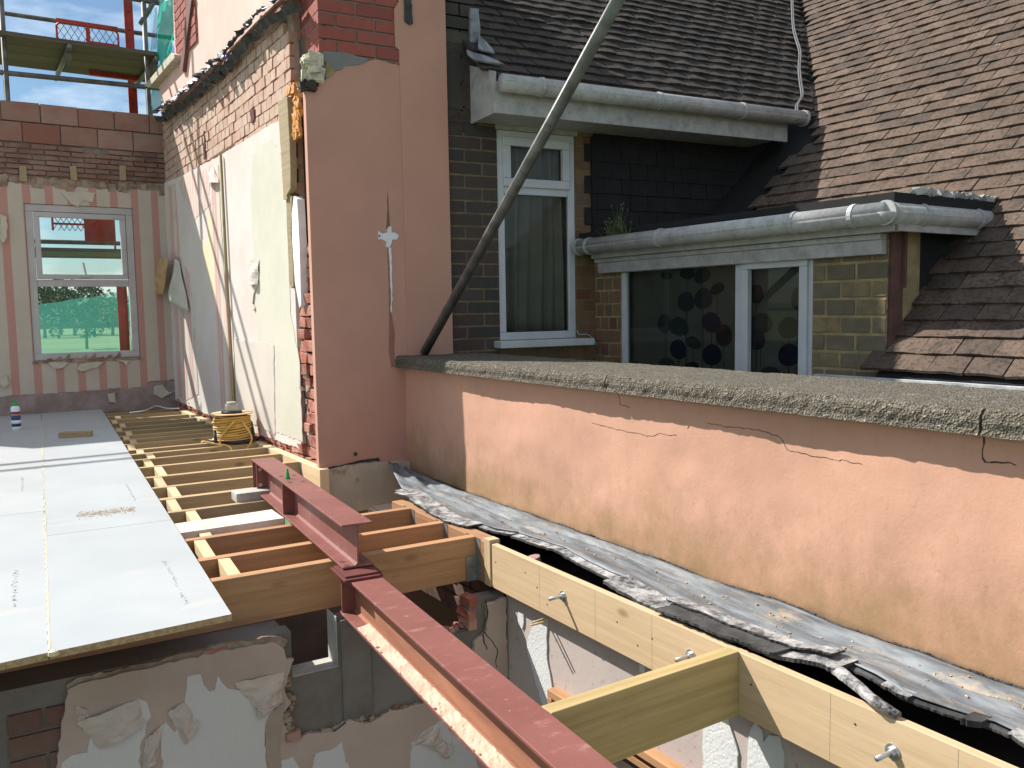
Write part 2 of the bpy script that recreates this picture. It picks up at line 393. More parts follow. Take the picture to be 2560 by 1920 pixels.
def mk_ox():
    M=Mt('red_oxide_primer',.5);b=M.ramp(M.noise(3,6),(.3,(.175,.060,.050)),(.7,(.235,.088,.074)))
    b=M.mix(M.ramp(M.noise(9,8,sc_=(1,2.5,1),rough=.75),(.55,0),(.72,.6)),b,(.42,.24,.21))
    b=M.mix(M.ramp(M.noise(38,6,rough=.7),(.66,0),(.72,.6)),b,(.50,.44,.40))
    M.col(b);M.bump(M.noise(60,4),.12,.002);return M.m
M_ox=mk_ox()
def mk_rust():
    M=Mt('rusty_dusty_steel',.85);n=M.noise(1,6,sc_=(20,3,20));b=M.ramp(n,(.3,(.22,.085,.048)),(.7,(.36,.155,.09)))
    M.col(b);M.bump(M.noise(40,5),.3,.003);return M.m
M_rust=mk_rust()
M_dust=mk_plaster('sawdust_layer',(.60,.45,.34),(.50,.33,.24),9,.8,130)
def mk_lead():
    M=Mt('weathered_lead',.62,.08);n=M.noise(4,6,sc_=(5,1,1),rough=.6)
    b=M.ramp(n,(.28,(.07,.08,.085)),(.46,(.145,.163,.18)),(.6,(.235,.26,.28)),(.75,(.16,.163,.155)))
    b=M.mix(M.ramp(M.noise(6,7,sc_=(3,1,1),loc=(3,3,3),rough=.7),(.55,0),(.68,.75)),b,(.40,.31,.22))
    v_=M.sep('UV')[1];w_=M.math('ADD',v_,M.math('MULTIPLY',M.math('SUBTRACT',M.noise(3,4),.5),.12))
    b=M.mix(M.ramp(w_,(.27,0),(.36,.75)),b,(.07,.08,.07));s_=M.noise(1,5,src='UV',sc_=(1.6,26,1),rough=.6);b=M.mix(M.ramp(s_,(.5,0),(.66,.6)),b,(.10,.105,.105))  # wall-foot shade painted in as a dark greenish band, then dark streaks
    M.col(b);M.bump(M.noise(12,4),.35,.01);M.bump(M.noise(70,4),.2,.002);return M.m
M_lead=mk_lead()
M_leadw=simple('pale_folded_lead',(.40,.42,.45),.45,.3,var=.4,scale=9,bump=.3,bs=30)
M_leadd=simple('dark_lead',(.05,.052,.06),.5,.25,var=.4,scale=6,bump=.4,bs=25)
M_felt=(lambda M:(M.col(M.ramp(M.noise(14,6,rough=.7),(.4,(.028,.027,.027)),(.62,(.07,.068,.068)))),M.bump(M.noise(120,4),.6,.003),M.m)[2])(Mt('black_bitumen_felt',.75))
M_feltw=(lambda M:(M.col(M.ramp(M.noise(20,7,rough=.75),(.40,(.05,.048,.048)),(.52,(.26,.25,.245)),(.68,(.52,.50,.48)))),M.bump(M.noise(120,4),.6,.003),M.m)[2])(Mt('mineral_faced_felt',.85))
def mk_tile(name,cols,moss):
    M=Mt(name,.92);b=M.ramp(M.rnd(),*[(i/(len(cols)-1),c) for i,c in enumerate(cols)])
    b=M.mix(M.ramp(M.noise(9,7,rough=.75),(.48,0),(.66,.8)),b,moss)
    b=M.mix(M.ramp(M.noise(45,5,rough=.7),(.50,0),(.62,.65)),b,tuple(x*.35 for x in moss))
    b=M.mix(M.ramp(M.noise(7,3,loc=(9,4,2)),(.735,0),(.76,.8)),b,(.42,.42,.40))
    M.col(b);M.bump(M.noise(70,6,rough=.7),.8,.006);return M.m
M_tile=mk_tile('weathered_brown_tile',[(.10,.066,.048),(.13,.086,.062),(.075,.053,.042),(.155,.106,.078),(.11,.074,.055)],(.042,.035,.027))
M_tile2=mk_tile('shade_dark_mossy_tile',[(.045,.035,.030),(.062,.046,.039),(.034,.029,.026),(.08,.062,.052)],(.022,.019,.017))  # mossy tiles of the shaded slope, colours darkened to carry its shade
M_tile3=simple('shade_dark_hanging_slate',(.011,.011,.012),.8,var=.3,scale=6,bump=.4)  # taken near black so the colour holds the deep shade under the eaves
M_tedge=simple('roof_underlay_black',(.012,.012,.013),.9)
def mk_upvc():
    M=Mt('dirty_white_upvc',.45);b=M.ramp(M.noise(5,5),(.3,(.37,.365,.365)),(.7,(.46,.455,.455)))
    b=M.mix(M.ramp(M.noise(12,8,rough=.8),(.44,0),(.66,.65)),b,(.19,.165,.135));M.col(b);return M.m
M_upvc=mk_upvc()
M_upvcw=simple('white_window_frame',(.50,.51,.54),.4,var=.08,bump=0)
M_upvcb=simple('back_window_frame',(.44,.42,.42),.45,var=.1,scale=5,bump=0)
M_gut=mk_upvc();M_gut.name='grimy_gutter'
def mk_glass(name,tint,fac,rough=.02):
    m=bpy.data.materials.new(name);m.use_nodes=True;t=m.node_tree;t.nodes.clear()
    o=t.nodes.new('ShaderNodeOutputMaterial');mix=t.nodes.new('ShaderNodeMixShader');tr=t.nodes.new('ShaderNodeBsdfTransparent');g=t.nodes.new('ShaderNodeBsdfGlossy')
    tr.inputs[0].default_value=(*tint,1);g.inputs['Roughness'].default_value=rough;fr=t.nodes.new('ShaderNodeFresnel');fr.inputs[0].default_value=1.45
    ad=t.nodes.new('ShaderNodeMath');ad.operation='ADD';ad.inputs[1].default_value=fac;t.links.new(fr.outputs[0],ad.inputs[0])
    ge=t.nodes.new('ShaderNodeNewGeometry');iv=t.nodes.new('ShaderNodeMath');iv.operation='SUBTRACT';iv.inputs[0].default_value=1;t.links.new(ge.outputs['Backfacing'],iv.inputs[1])
    mu=t.nodes.new('ShaderNodeMath');mu.operation='MULTIPLY';t.links.new(ad.outputs[0],mu.inputs[0]);t.links.new(iv.outputs[0],mu.inputs[1])
    t.links.new(mu.outputs[0],mix.inputs[0]);t.links.new(tr.outputs[0],mix.inputs[1]);t.links.new(g.outputs[0],mix.inputs[2]);t.links.new(mix.outputs[0],o.inputs[0]);return m
M_glass=mk_glass('clear_window_glass',(.93,.97,.96),.0)
M_glassd=mk_glass('neighbour_window_glass',(.62,.63,.61),-.01)
def mk_net(name,c,alpha):
    m=bpy.data.materials.new(name);m.use_nodes=True;t=m.node_tree;b=t.nodes['Principled BSDF'];b.inputs['Base Color'].default_value=(*c,1);b.inputs['Roughness'].default_value=.7
    o=t.nodes['Material Output'];mix=t.nodes.new('ShaderNodeMixShader');tr=t.nodes.new('ShaderNodeBsdfTransparent');tl=t.nodes.new('ShaderNodeBsdfTranslucent');tl.inputs[0].default_value=(*c,1)
    ad=t.nodes.new('ShaderNodeMixShader');ad.inputs[0].default_value=.5
    t.links.new(b.outputs[0],ad.inputs[1]);t.links.new(tl.outputs[0],ad.inputs[2])
    mix.inputs[0].default_value=alpha;t.links.new(tr.outputs[0],mix.inputs[1]);t.links.new(ad.outputs[0],mix.inputs[2]);t.links.new(mix.outputs[0],o.inputs[0]);return m
M_net=mk_net('green_debris_netting',(.0,.42,.29),.85)
M_net2=mk_net('green_debris_screen',(.10,.52,.42),.36)
M_netb=mk_net('blue_plastic_sheet',(.25,.45,.62),.7)
M_galv=simple('galvanised_tube',(.15,.155,.15),.5,.6,var=.35,scale=14,bump=.15)
M_galvd=simple('old_scaffold_tube',(.16,.155,.15),.6,.4,var=.4,scale=10,bump=.2)
M_redp=simple('red_painted_steel',(.42,.045,.025),.5,.1,var=.3,scale=6,bump=.1)
M_zinc=simple('zinc_plated_steel',(.55,.56,.57),.35,.8,var=.2,scale=20,bump=.1)
M_hang=simple('galvanised_hanger',(.30,.32,.33),.45,.7,var=.3,scale=20,bump=.1)
M_cable=simple('yellow_cable_sheath',(.66,.42,.12),.5,var=.15,bump=0)
M_black=simple('black_plastic',(.025,.025,.028),.45,var=.1,bump=0)
M_white=simple('white_plastic',(.75,.76,.78),.35,var=.04,bump=0)
M_bluep=simple('navy_label',(.02,.07,.17),.45,var=.2,bump=0)
M_orl=simple('orange_label_band',(.75,.16,.05),.45,var=.1,bump=0)
M_green=simple('green_plastic',(.01,.30,.06),.4,var=.1,bump=0)
M_foam=simple('orange_expanding_foam',(.58,.25,.06),.7,var=.3,scale=40,bump=.8,bs=60,bd=.01)
M_tan=simple('brown_paper_backing',(.45,.29,.14),.8,var=.25,scale=12,bump=.3)
M_papr=simple('torn_paper_cream',(.50,.46,.38),.8,var=.12,scale=6,bump=.3)
M_flap=simple('hanging_plaster_paper',(.52,.43,.385),.85,var=.15,scale=8,bump=.6,bs=70,bd=.006)
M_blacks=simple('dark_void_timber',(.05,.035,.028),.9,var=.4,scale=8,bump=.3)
M_curt=simple('grey_net_curtain',(.60,.58,.53),.9,var=.1,scale=5,bump=0)
M_curt2=simple('white_roller_blind',(.33,.33,.30),.9,var=.1,scale=5,bump=0)
M_leafb=simple('navy_printed_leaf',(.045,.06,.11),.9,bump=0);M_leafg=simple('grey_printed_leaf',(.09,.12,.13),.9,bump=0);M_leafn=simple('brown_printed_leaf',(.10,.085,.075),.9,bump=0)
M_grass=simple('meadow_grass',(.125,.165,.06),.95,var=.25,scale=.02,bump=0)
M_hill=simple('hillside_scrub',(.045,.085,.035),.95,var=.4,scale=.03,bump=0)
M_leaf=simple('tree_foliage',(.035,.075,.02),.9,var=.4,scale=.5,bump=0)
M_trunk=simple('tree_bark',(.08,.06,.045),.95)
M_weed=simple('dry_green_weed',(.10,.12,.04),.8,var=.3,scale=30,bump=0)
M_saw=simple('loose_sawdust',(.52,.42,.31),.9,var=.3,scale=60)
M_crack=simple('crack_shadowed_gap',(.075,.05,.04),1,bump=0)
M_wht=simple('white_filler',(.72,.72,.74),.8,var=.1,scale=12,bump=.5)
M_soil=simple('room_floor_debris',(.22,.18,.15),.95,var=.3,scale=3,bump=.5)
M_sill=simple('stone_sill',(.50,.44,.34),.9,var=.2,scale=12,bump=.5)
# ---------------------------------------------------------------- brick laying
def bricks(mb,pl,u0_,u1_,z0,z1,bl=.225,bh=.075,j=.012,o0=-.05,o1=0.,inside=None,half=.5,jit=.0015,prot=.002,skip=0,zoff=0,header=False):
    r=0;z=z0
    nr=int(round((z1-z0)/bh))
    for r in range(nr):
        z=z0+r*bh+zoff
        L_=bl*.5 if (header and r%4==2) else bl
        u=u0_-L_*((r%2)*half)-random.uniform(0,.005)
        while u<u1_:
            a,b=max(u,u0_),min(u+L_-j,u1_)
            u+=L_
            if b-a<.025: continue
            if inside and not inside((a+b)/2,z+bh/2,a,b,z,z+bh-j): continue
            if skip and random.random()<skip: continue
            e=random.uniform(-prot,prot)
            mb.box(pl.P(a,z,o0),pl.u*(b-a),V((0,0,bh-j)),pl.n*(o1-o0+e),jit)
def inpoly(pts):
    def f(x,y):
        c=False;n=len(pts)
        for i in range(n):
            x1,y1=pts[i];x2,y2=pts[(i+1)%n]
            if (y1>y)!=(y2>y) and x<(x2-x1)*(y-y1)/(y2-y1)+x1: c=not c
        return c
    return f
def U(pl,pts,off=0.): return [pl.uv(p,off) for p in pts]
def ordn(i): return ['first','second','third','fourth','fifth','sixth','seventh','eighth','ninth','tenth','eleventh','twelfth','thirteenth','fourteenth','fifteenth','sixteenth','seventeenth','eighteenth','nineteenth','twentieth','twenty-first','twenty-second'][i]

# ================================================================ SETTING
g=MB();g.box((-1500,-300,-5.6),(3000,0,0),(0,3300,0),(0,0,.1));obj('ground',g,M_grass,kind='structure')
h=MB()
def hf(u,v):
    x=-900+1700*u;y=520+500*v
    return (x,y,-6+ (34*v**.8+4)*(.55+.45*noise.noise(V((x*.004,y*.004,0)))+.55*u*.6)*1.0)
h.grid(hf,60,24,(0,0,-3));obj('hills',h,M_hill,kind='structure',smooth=True)
def tree(x,y,hh,lab,seed):
    random.seed(seed);e=empty('hedgerow_tree',(x,y,-5.5),lab,'tree','trees across the far field')
    t=MB();t.tube([(x,y,-5.5),(x+.1,y,-5.5+hh*.3),(x,y,-5.5+hh*.7)],[hh*.03,hh*.022,hh*.008],7)
    for k in range(5):
        a=k*1.3;t.tube([(x,y,-5.5+hh*(.3+.07*k)),(x+math.cos(a)*hh*.2,y+math.sin(a)*hh*.2,-5.5+hh*(.5+.07*k))],[hh*.012,hh*.004],5)
    obj('trunk',t,M_trunk,e)
    c=MB()
    cl=[(random.gauss(0,.2)*hh,random.gauss(0,.2)*hh,hh*(.3+.6*random.random()),hh*random.uniform(.1,.19)) for _ in range(11)]
    for (cx,cy,czz,r) in cl:
        for _ in range(110):
            d=V((random.gauss(0,1),random.gauss(0,1),random.gauss(0,1))).normalized()*r*random.uniform(.6,1.05)
            p=V((x+cx,y+cy,-5.5+czz))+d;s=hh*.022*random.uniform(.6,1.4)
            a=V((random.uniform(-1,1),random.uniform(-1,1),random.uniform(-1,1))).normalized();b=a.orthogonal().normalized()
            k=len(c.v);c.v+=[p+a*s,p+b*s,p-a*s,p-b*s];c.face([k,k+1,k+2,k+3],[(0,0),(1,0),(1,1),(0,1)])
    obj('crown',c,M_leaf,e)
def fieldpt(px,dist): 
    d=ray(px,800);d.z=0;d.normalize();return d*dist
TL=['lone round tree standing in the open field','tall tree at the left end of the far hedge line','broad tree in the hedge behind the lone tree','low bushy tree in the far hedge seen mid pane','dark tree in the hedge beside the red upright','widest tree of the hedge under the hillside','small tree at the right end of the hedge','tree behind the left window stile on the hillside foot']
for i,(px,dd,hh) in enumerate([(213,190,10),(110,300,17),(185,330,19),(235,320,14),(280,310,18),(150,350,21),(320,330,13),(80,340,16)]):
    p=fieldpt(px,dd);tree(p.x,p.y,hh,TL[i],50+i)
random.seed(11)
# room floor under the joists and its walls
f=MB();f.box((-3.2,.0,-2.75),(5.2,0,0),(0,9.8,0),(0,0,.1));obj('room_floor',f,M_soil,kind='structure')
f=MB();f.box((-3.2,.0,-2.75),(.1,0,0),(0,9.8,0),(0,0,2.5));tag(obj('left_sun_block_wall',f,M_pink2),'unseen plain plastered room wall added under the far left of the floor to keep sun out','wall')  # out of view, added to stop sun entering under the floor
# ================================================================ BACK WALL with window
bk=empty('back_wall',BACK.P(-.9,-.3),'gable end wall of red clay blocks over dark brick and pink striped wallpaper, with a window','wall')
UL=-3.4;UR=-.02
wo=[BACK.uv(z4(*p)) for p in ((160,38),(905,45),(975,1085),(245,1110))]
wx0,wx1=(wo[0][0]+wo[3][0])/2,(wo[1][0]+wo[2][0])/2;wz1=(wo[0][1]+wo[1][1])/2;wz0=(wo[2][1]+wo[3][1])/2
ztop=3.13;zb1=BACK.uv(z1(600,1015))[1];zb0=BACK.uv(z1(600,1265))[1]
m=MB()
def wall_with_hole(m,pl,u0_,u1_,z0,z1,hx0,hx1,hz0,hz1,ob,of):
    for a,b,c,d in ((u0_,hx0,z0,z1),(hx1,u1_,z0,z1),(hx0,hx1,z0,hz0),(hx0,hx1,hz1,z1)):
        m.box(pl.P(a,c,ob),pl.u*(b-a),V((0,0,d-c)),pl.n*(of-ob))
wall_with_hole(m,BACK,UL,UR,-2.75,zb0,wx0,wx1,wz0,wz1,-.26,-.012)
m.box(BACK.P(UL,zb0,-.26),BACK.u*(UR-UL),V((0,0,ztop-zb0-.02)),BACK.n*.23)
obj('wall_core',m,M_mortar,bk)
m=MB();hb=(ztop-zb1)/2
for r in range(2):
    u=UL-(r*.17)
    ends=[UL+.34*i-(.17 if r else 0) for i in range(12)]
    for a in ends:
        a1=min(a+.332,UR);a0=max(a,UL)
        if a1-a0<.04: continue
        m.box(BACK.P(a0,zb1+r*hb,-.24),BACK.u*(a1-a0),V((0,0,hb-.012)),BACK.n*(.24+random.uniform(-.004,.004)),.003)
obj('clay_block_courses',m,M_clay,bk,bevel=.004)
m=MB();bricks(m,BACK,UL,UR,zb0,zb1-.004,.235,(zb1-zb0-.004)/7,.012,-.06,-.004,jit=.004,prot=.007,skip=.03);obj('brick_band',m,M_bback,bk)
m=MB()  # ragged plaster line over the wallpaper
for k in range(34):
    a=UL+(UR-UL)*k/34;b=a+(UR-UL)/34*random.uniform(.8,1.3)
    m.slab(BACK,jag([(a,zb0-.06-random.random()*.03),(min(b,UR),zb0-.06-random.random()*.03),(min(b,UR),zb0+random.uniform(0,.05)),(a,zb0+random.uniform(0,.05))],.03,.008),-.01,random.uniform(.0,.012))
obj('broken_plaster_edge',m,M_rubble,bk)
m=MB();m.box(BACK.P(UL,-.02,-.012),BACK.u*(UR-UL),V((0,0,.30)),BACK.n*.016);obj('bare_plaster_strip',m,M_skirt,bk)
zp=BACK.uv(z4(400,1340))[1]
m=MB()
top=zb0-.04
m.slab(BACK,jag([(UL,zp),(wx0-.004,zp+.01),(wx0-.004,top),(UL,top)],.05,.008,(1,3)),-.01,.007)
m.slab(BACK,jag([(wx1+.004,zp+.02),(-.34,zp+.02),(-.33,zp+.07),(UR,zp+.08),(UR,top),(wx1+.004,top)],.05,.008,(3,5)),-.01,.007)
m.slab(BACK,jag([(wx0-.004,zp+.01),(wx1+.004,zp+.02),(wx1+.004,wz0-.02),(wx0-.004,wz0-.02)],.04,.01,(1,3)),-.01,.007)
m.slab(BACK,jag([(wx0-.004,wz1+.004),(wx1+.004,wz1+.004),(wx1+.004,top-.02),(wx0-.004,top-.01)],.05,.01,(0,1,3)),-.01,.007)
obj('striped_wallpaper',m,M_paper,bk)
# torn bits of paper under and over the window
m=MB()
for pts in ([(330,1125),(470,1120),(430,1160),(370,1165)],[(525,1165),(560,1130),(720,1115),(660,1160),(560,1185)],[(790,1100),(890,1110),(870,1145),(850,1120)]):
    m.slab(BACK,jag(U(BACK,[z4(*p) for p in pts]),.03,.006),.007,.03)
for pts in ([(420,1330),(660,1330),(640,1400),(580,1380),(540,1430),(480,1400)],):
    m.slab(BACK,jag(U(BACK,[z1(*p) for p in pts]),.03,.006),.007,.02)
for pts in ([(0,100),(45,120),(48,250),(25,300),(0,280)],[(0,1235),(45,1215),(62,1260),(30,1295),(0,1270)]):
    m.slab(BACK,jag(U(BACK,[z4(*p) for p in pts]),.03,.006),.007,.05)
obj('torn_wallpaper_scrap',m,M_papr,bk)
m=MB()
for pts in ([(1060,1290),(1120,1275),(1165,1330),(1190,1325),(1110,1370),(1060,1340)],[(740,1340),(790,1330),(800,1400),(750,1395)]):
    m.slab(BACK,jag(U(BACK,[z4(*p) for p in pts]),.03,.006),.004,.03)
obj('loose_plaster_flap',m,M_papr,bk)
m=MB()
for px in (155,505,845): 
    a=BACK.uv(z1(px,1160));m.box(BACK.P(a[0]-.03,a[1]-.13,-.02),BACK.u*.06,V((0,0,.15)),BACK.n*.035,.006)
obj('timber_plug',m,M_wst,bk)
# window
wf=MB();zt_=BACK.uv(z4(540,590))[1];fr=.075
def frame(m,pl,x0,x1,z0,z1,w_,o0,o1):
    m.box(pl.P(x0,z0,o0),pl.u*(x1-x0),V((0,0,w_)),pl.n*(o1-o0));m.box(pl.P(x0,z1-w_,o0),pl.u*(x1-x0),V((0,0,w_)),pl.n*(o1-o0))
    m.box(pl.P(x0,z0+w_,o0),pl.u*w_,V((0,0,z1-z0-2*w_)),pl.n*(o1-o0));m.box(pl.P(x1-w_,z0+w_,o0),pl.u*w_,V((0,0,z1-z0-2*w_)),pl.n*(o1-o0))
win=MB();frame(win,BACK,wx0,wx1,wz0,wz1,.07,-.07,-.006)
zt_=BACK.uv(z4(560,575))[1]
win.box(BACK.P(wx0+.07,zt_-.035,-.068),BACK.u*(wx1-wx0-.14),V((0,0,.07)),BACK.n*.055)
wo_=obj('window',win,M_upvcb,bk,bevel=.006)
s_=MB();frame(s_,BACK,wx0+.075,wx1-.075,zt_+.04,wz1-.075,.05,-.05,.004);obj('top_sash',s_,M_upvcb,wo_,bevel=.005)
gl=MB();gl.box(BACK.P(wx0+.07,wz0+.07,-.045),BACK.u*(wx1-wx0-.14),V((0,0,zt_-.035-wz0-.07)),BACK.n*.006);obj('lower_pane',gl,M_glass,wo_)
gl=MB();gl.box(BACK.P(wx0+.12,zt_+.09,-.045),BACK.u*(wx1-wx0-.24),V((0,0,wz1-zt_-.215)),BACK.n*.006);obj('upper_pane',gl,M_glass,wo_)
m=MB();c=BACK.P((wx0+wx1)/2+.01,zt_+.06,.012);m.box(c-BACK.u*.05,BACK.u*.10,V((0,0,.02)),BACK.n*.02);m.box(c+V((0,0,.02)),BACK.u*.018,V((0,0,.13))-BACK.u*.02,BACK.n*.014)
obj('handle',m,M_upvcb,wo_)
m=MB()
for k in range(9): m.slab(BACK,jag([(wx0+.1+.08*k,wz0-.012),(wx0+.17+.08*k,wz0-.012),(wx0+.16+.08*k,wz0+.02+.02*(k%3)),(wx0+.11+.08*k,wz0+.012)],.02,.006),-.005,.004)
m.box(BACK.P(wx0-.02,wz0-.03,-.06),BACK.u*(wx1-wx0+.05),V((0,0,.026)),BACK.n*.075)
obj('sill',m,M_rubble,wo_)
# ================================================================ SIDE WALL
sw=empty('side_wall',SIDE.P(2,-.3),'long side wall with exposed old brick above torn striped wallpaper and cream plaster, pink render on top','wall')
LEN=(BACK.P(0,0)-SIDE.p0).dot(SIDE.u)+.15
yend=.08
m=MB();m.box(SIDE.P(-.02,-.35,-.28),SIDE.u*(LEN+.02),V((0,0,3.52)),SIDE.n*.245)
obj('wall_core',m,M_mortp,sw)
plt=[zA(*p) for p in ((65,1430),(320,1320),(850,1040),(1200,830),(1560,600),(1700,560))]
plt_uv=U(SIDE,plt)
plb_uv=[(0.02,.05),(.8,.04),(2.0,.05),(3.0,.05),(LEN-.16,.07)]
plpoly=plt_uv[::-1]+[]  # right->left order handled below
pp=plb_uv[::-1]+plt_uv[::1]
pp=[(LEN-.16,.07),(3.0,.05),(2.0,.04),(.8,.05),(.02,.06)]+[(.02,plt_uv[-1][1]+.01)]+plt_uv[::-1]
ins=inpoly(pp)
m=MB();bricks(m,SIDE,-.02,LEN-.12,1.55,3.28,.125,.082,.010,-.06,-.004,inside=lambda x,z,a,b,c,d: not ins(x,z) and (z<2.9 or a>yend),jit=.003,prot=.004,skip=.006)
obj('old_brickwork',m,M_bold,sw)
m=MB();bricks(m,SIDE,0,LEN-.16,-.14,.09,.125,.082,.012,-.05,.0,jit=.006,prot=.008);obj('brick_footing',m,M_broken,sw)
m=MB();m.slab(SIDE,jag(pp,.04,.006,(5,4)),-.03,.008);obj('plaster_sheet',m,M_plw,sw)
def sp(name,pts,mt,o1,o0=.006,step=.04,amp=.008,lab=None,par=None,keep=()):
    m=MB();m.slab(SIDE,jag(U(SIDE,pts),step,amp,keep),o0,o1);return obj(name,m,mt,par or sw,label=lab)
sp('cream_lining_paper',[zA(*p) for p in ((1300,1030),(1450,880),(1560,830),(1660,980),(1740,1090),(1760,1400))]+[zB(*p) for p in ((1800,400),(1820,1659))]+[(752,900),(760,1105),(693,1080),(690,865),(648,850),(640,700),(634,580),(630,480)],M_plc,.011)
sp('beige_plaster_patch',[(588,848),(660,856),(688,862),(692,1085),(640,1062),(590,1045)],M_plbg,.013)
sp('striped_wallpaper',[(421,468),(440,460),(447,560),(452,640),(478,690),(492,880),(500,985),(470,1000),(448,990)],M_paper2,.012)
sp('striped_wallpaper',[(532,430),(549,412),(556,560),(566,720),(576,860),(582,1035),(556,1015),(548,900),(540,700),(534,560)],M_paper2,.012)
sp('faded_wallpaper',[zA(*p) for p in ((330,1330),(720,1215),(700,1420),(690,1600))]+[zB(*p) for p in ((720,170),(490,380),(440,180),(330,60))]+[(448,460)],mk_paper('pink_streaked_paper',.11,(.66,.46,.40),(.70,.60,.54)),.0105)
sp('yellowed_paper_tear',[zB(*p) for p in ((735,180),(800,900),(805,1500),(790,1650),(600,760),(590,650),(640,700),(690,780),(670,400))],simple('yellowed_paper',(.72,.60,.40),.85,var=.06,bump=.2),.0115)
# hanging torn papers
m=MB()
def flapfn(pl,A,B,C,D,o,bul):
    a,b,c,d=[pl.uv(p) for p in (A,B,C,D)]
    def f(u,v):
        x=(a[0]*(1-u)+b[0]*u)*(1-v)+(d[0]*(1-u)+c[0]*u)*v;z=(a[1]*(1-u)+b[1]*u)*(1-v)+(d[1]*(1-u)+c[1]*u)*v
        return pl.P(x,z,o+bul*math.sin(u*math.pi*.9+.2)*(.4+v)+.004*math.sin(9*v+5*u))
    return f
m.grid(flapfn(SIDE,zB(270,890),zB(300,960),zB(450,1655),zB(180,1400),.02,.07),8,12,SIDE.n*.003)
o=obj('peeling_paper_sheet',m,M_papr,sw,smooth=True)
m=MB();m.grid(flapfn(SIDE,zB(130,930),zB(275,890),zB(190,1420),zB(20,1440),.10,.05),8,10,SIDE.n*.003)
obj('brown_backing',m,M_tan,o,smooth=True)
m=MB();m.grid(flapfn(SIDE,zB(1240,950),zB(1395,940),zB(1392,1275),zB(1300,1290),.014,.03),6,8,SIDE.n*.003)
m.slab(SIDE,jag(U(SIDE,[zB(*p) for p in ((1290,1280),(1385,1270),(1330,1400),(1310,1540),(1345,1610),(1320,1640),(1290,1500))]),.03,.004),.012,.02)
obj('torn_paper_flap',m,M_plbg,sw,smooth=False)
m=MB();m.grid(flapfn(SIDE,zA(720,1190),zA(765,1210),zA(850,1420),zA(700,1420),.012,.04),5,8,SIDE.n*.003);obj('curled_wallpaper',m,M_paper2,sw)
# conduit, batten, foam, jamb
a=SIDE.px((551,388),.03);b=SIDE.px((586,1036),.03)
m=MB();m.tube([a,(a+b)/2+SIDE.u*.012,b],.014,8);obj('vertical_conduit',m,mk_wood('conduit_tan',(.50,.42,.24),(.34,.27,.14)),sw,smooth=True)
def quadslab(pl,pts,o0,o1): 
    m=MB();m.slab(pl,jag(U(pl,pts),.05,.004),o0,o1);return m
obj('corner_batten',quadslab(SIDE,[zA(*p) for p in ((1715,290),(1850,240),(1880,800),(1895,1300),(1895,1500),(1840,1600),(1850,1659),(1795,1659),(1770,1200),(1740,700))],.0,.045),M_wst,sw,bevel=.003)
obj('corner_batten',quadslab(SIDE,[zB(*p) for p in ((1800,0),(1880,60),(1870,600),(1890,700),(1905,1300),(1870,1330),(1845,1250),(1820,600))],.0,.03),M_wst,sw,label='lower splintered length of the corner batten')
obj('white_plaster_return',quadslab(SIDE,[zB(*p) for p in ((1910,60),(1955,100),(1990,700),(2010,1560),(1985,1600),(1925,1250),(1890,700),(1880,300))],-.02,.03),M_wht,sw)
m=MB()
for k in range(26):
    t=k/26;p=SIDE.px((zA(1900+60*math.sin(k*1.7)*.4,160+640*t)),.02);m.cbox(p,SIDE.u*.055,V((0,0,.05)),SIDE.n*.02,.009)
for k in range(8):
    p=SIDE.px(zA(1780+20*k,150-6*k),.02);m.cbox(p,SIDE.u*.05,V((0,0,.05)),SIDE.n*.04,.012)
obj('expanding_foam',m,M_foam,sw)
ZJ=1.45
m=MB();random.seed(19)
for r in range(20):
    z=-.14+r*.080
    for u_,w_ in ((-.435,.10),(-.325,.19),(-.13,.115)) if r%2 else ((-.435,.18),(-.25,.11),(-.135,.13)):
        m.box(SIDE.P(u_+random.uniform(.0,.01),z,-.12),SIDE.u*w_,V((0,0,.068)),SIDE.n*(.12+random.uniform(-.035,.012)),.009)
obj('broken_brick_end',m,M_broken,sw,bevel=.004)
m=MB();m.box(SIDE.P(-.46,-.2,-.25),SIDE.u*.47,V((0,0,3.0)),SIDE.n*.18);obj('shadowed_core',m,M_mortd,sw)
m=MB();random.seed(23)
for k in range(60):
    m.cbox(SIDE.P(random.uniform(-.46,-.02),random.uniform(-.1,1.6),random.uniform(-.05,.0)),SIDE.u*random.uniform(.02,.05),V((0,0,random.uniform(.01,.05))),SIDE.n*.03,.010)
obj('mortar_crumbs',m,M_mortp,sw)
# upper pink render
pinkpts=[SIDE.uv(p) for p in ((414,262),zF(250,1460),zF(620,1080),zF(960,720),zF(1330,330),zF(1640,30),(760,-40))]
top=4.6
zl=pinkpts[0][1]
pk=[(pinkpts[0][0]+.02,pinkpts[0][1])]+pinkpts[1:]+[(yend,pinkpts[-1][1]+.2),(yend,top),(SIDE.uv((440,40))[0],top),(SIDE.uv((440,140))[0],SIDE.uv((452,138))[1])]+[(SIDE.uv((398,215))[0],SIDE.uv((398,213))[1])]
m=MB();m.slab(SIDE,pk,-.27,.012);up=obj('upper_render',m,M_pinkU,sw)
m=MB();m.box(SIDE.P(SIDE.uv((497,60))[0],SIDE.uv((470,138))[1],-.02),SIDE.u*(SIDE.uv((444,60))[0]-SIDE.uv((497,60))[0]),V((0,0,1.6)),SIDE.n*.04);obj('brick_reveal_backing',m,M_mortp,sw)
m=MB();bricks(m,SIDE,SIDE.uv((497,60))[0],SIDE.uv((444,60))[0],SIDE.uv((470,136))[1],SIDE.uv((470,136))[1]+1.6,.225,.078,.012,-.02,.03);obj('brick_reveal',m,M_bred,sw)
